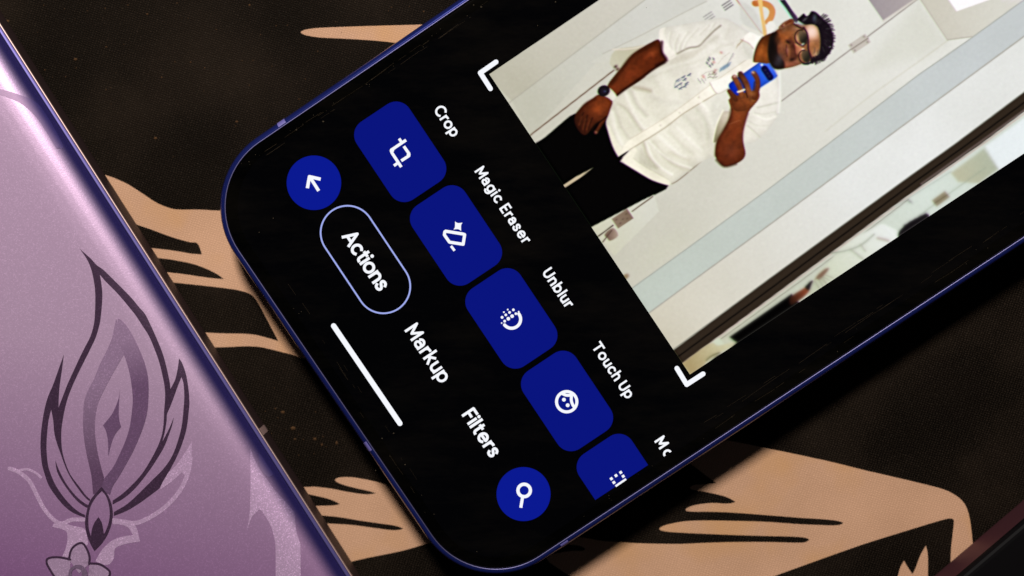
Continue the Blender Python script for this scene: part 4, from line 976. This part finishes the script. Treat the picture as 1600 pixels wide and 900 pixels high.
pet = [[(108,874,1),(111,860),(119,851),(129,848.5),(136,858),(140,870),(139.5,881,1),(124,896,1)],
       [(110,874,1),(92,870.5),(76,872),(73,879),(79,891),(88,905,1),(110,898,1)],
       [(140,880,1),(156,881.5),(168,889),(172,895),(168,908,1),(138,900,1)]]
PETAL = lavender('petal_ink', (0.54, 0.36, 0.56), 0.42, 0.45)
for k_, p in enumerate(pet):
    ornament('flower_petal', [sp(p, 3)], PETAL, 0.026 - 0.005*k_)
ol = []
for p in pet: ol += stroke(smooth_path([q[:2] for q in p[:-1]], False, 3), 3.4, nd=8)
ornament('flower_outline', ol, INK, 0.031, 'union')
ornament('flower_centre', [circle((122,897), 15, 28), circle((120,896), 8, 20)], lavender('centre_ink', (0.24, 0.15, 0.26), 0.45, 0.5), 0.037)
# smooth bands that run into the bend
ornament('smooth_band', [sp([(-30,132,1),(0,139),(25,146),(50,156),(63,166),(76,185),(88,206),(99,230),(88,232,1),(76,212),(62,190),(48,174),(30,160),(0,148),(-30,141,1)], 3)], GLOSS, 0.012)
ornament('smooth_drop', [sp([(404.5,708,1),(410.5,714.5),(418,727),(426,738.5),(424.5,743.8),(418,745),(412,740),(407.5,731),(405,720)], 3)], GLOSS, 0.020)
ornament('pale_wing', [sp([(391,700,1),(391.5,750),(391,785),(389.5,808),(386,829,1),(392.5,810),(400,801),(406,796),(412,802.5),(419.5,814.5),(425.5,828),(429,843),(430.7,858),(430.7,950,1),(470,950,1),(469.5,858),(467.5,845),(463,829),(460,800,1),(448,786),(430,766),(412,742),(400,722)], 3)], PALE, 0.012)

# ------------------------------------------------------------------ dark device cut by the lower right corner
dv = empty('smartphone', un((1620, 980), 0.0) + (0,), 'dark phone with blurred burgundy side rail cutting the bottom right corner', 'phone')
ZV = 8.2
a = np.array(un((1460, 900), 0.001)); c = np.array(un((1602, 779), 0.001)); dd = (c-a)/np.linalg.norm(c-a); nn = np.array((dd[1], -dd[0]))
mid = (a+c)/2
def DP(x, y): return (float(mid[0] + x/1000*dd[0] + y/1000*nn[0]), float(mid[1] + x/1000*dd[1] + y/1000*nn[1]))
DR = (-70, 70, 0.0, 74, 9)
pr = clean_curve([(-1.0, 0.12), (-0.35, 0.3), (-0.05, 0.9), (0.0, 2.0), (0.0, 5.5), (-0.02, 7.0)], 4)
V, Fc = loft(DR, pr, DP, False, False, 14)
o = mesh('side_rail', V, Fc, simple('burgundy_metal', (0.085, 0.030, 0.038), 0.5, 0.5, 0.1), dv, True); fix_normals(o)
V, Fc = loft(DR, [(-0.02, 7.0), (-0.1, 7.5), (-0.35, ZV-0.2), (-0.7, ZV-0.04), (-1.1, ZV), (-2.5, ZV)], DP, False, True, 14)
o = mesh('cover_glass', V, Fc, simple('dull_black_cover', (0.002, 0.0015, 0.002), 0.6, 0, 0.1), dv, False); fix_normals(o)
V, Fc = loft(DR, [(-1.0, 0.12), (-3.0, 0.05)], DP, False, True, 14)
o = mesh('back_panel', V, Fc, simple('dark_back', (0.012, 0.008, 0.010), 0.45), dv, False); fix_normals(o)

# ------------------------------------------------------------------ dust and lint
def flecks(name, items, z, mat, label):
    V = []; Fc = []
    for (x, y), r, col in items:
        cx, cy = un((x, y), z); s = r / 11000; i0 = len(V); k = 5
        a0 = random.random()*6.28; el = random.uniform(0.6, 1.6)
        for j in range(k):
            a = a0 + j*2*math.pi/k
            V.append((cx + s*math.cos(a)*el, cy + s*math.sin(a), z))
        V.append((cx, cy, z + s*0.5))
        for j in range(k): Fc.append((i0+j, i0+(j+1) % k, i0+k))
    o = mesh(name, V, Fc, mat, None, False, label=label, kind='stuff'); return o
M_dust = simple('dust', (0.055, 0.043, 0.028), 0.9, 0, 0.1)
it = []
for _ in range(46):                                       # along the edges of the glass
    side = random.random(); d = random.uniform(0.9, 2.2)
    if side < 0.4: p = UV(random.uniform(-22, 18), RECT[2] + d)
    elif side < 0.7: p = UV(random.uniform(-10, 72), RECT[3] - d)
    else: p = UV(RECT[0] + d, random.uniform(-30, 28))
    q = proj(np.array([p[0]]), np.array([p[1]]), ZS); it.append(((q[0][0], q[1][0]), random.uniform(0.25, 0.7), 0))
for q in [((427,341),1.1),((405,363),0.9),((587,735),1.2),((633,726),1.1),((597,685),1.1),((745,862),1.0),((615,677),1.2),((471,487),1.0),((632,258),.8),((840,40),1.0),((868,3),1.2),((1010,12),.6),((505,190),1.5),((740,8),1.4),((752,11),1.3),((463,203),1.2)]: it.append((q[0], q[1]*0.8, 0))
flecks('screen_dust', it, ZI + 0.000006, M_dust, 'tiny pale dust specks on the black glass')
def streaks(name, items, z, mat, label):
    V = []; Fc = []
    for (u, v, along, L, wd) in items:
        i0 = len(V); du, dv_ = (L/2, wd/2) if along == 'u' else (wd/2, L/2); k = random.uniform(-0.02, 0.02)*L
        for a, b2 in ((-du, -dv_), (du, -dv_), (du, dv_), (-du, dv_)):
            sh = k if (a if along == 'u' else b2) > 0 else -k
            V.append((UV(u + a, v + b2 + sh) if along == 'u' else UV(u + a + sh, v + b2)) + (z,))
        Fc.append((i0, i0+1, i0+2, i0+3))
    o = mesh(name, V, Fc, mat, None, False, label=label, kind='stuff'); fix_normals(o); return o
si = []
for _ in range(34): si.append((random.uniform(12, 72), RECT[3] - random.choice([2.6, 2.95, 1.5]) + random.uniform(-.06, .06), 'u', random.uniform(0.8, 5.0), random.uniform(0.018, 0.035)))
for _ in range(26): si.append((random.uniform(-18, 22), RECT[2] + random.choice([1.35, 1.5, 2.0]) + random.uniform(-.06, .06), 'u', random.uniform(0.5, 3.5), random.uniform(0.018, 0.04)))
for _ in range(16): si.append((RECT[0] + random.choice([1.4, 2.6, 3.2]) + random.uniform(-.1, .1), random.uniform(-18, 20), 'v', random.uniform(0.4, 2.2), random.uniform(0.018, 0.035)))
streaks('screen_dust', si, ZI + 0.000008, simple('dust_streak', (0.028, 0.020, 0.012), 0.9, 0, 0.1), 'faint brown dust lines along the edges of the black glass')
M_lint = simple('lint', (0.085, 0.042, 0.018), 0.9, 0, 0.1)
it = [((118,92.5),2.0,0),((243,216),2.2,0),((458,669),3.2,0),((492,686),2.2,0),((526,692),3.2,0),((442,644),2.6,0),((503,695),2.4,0),((461,686),1.4,0),((12,33),2.2,0),((230,22),1.4,0),((200,8),1.2,0),((390,8),1.6,0),((662,18),1.4,0),((370,190),1.6,0)]
it += [((random.uniform(20, 640), random.uniform(0, 260)), random.uniform(0.5, 1.1), 0) for _ in range(60)]
it += [((random.uniform(380, 520), random.uniform(580, 740)), random.uniform(0.5, 1.2), 0) for _ in range(24)]
flecks('mat_lint', it, 0.00006, M_lint, 'tiny brown lint specks on the black mat')
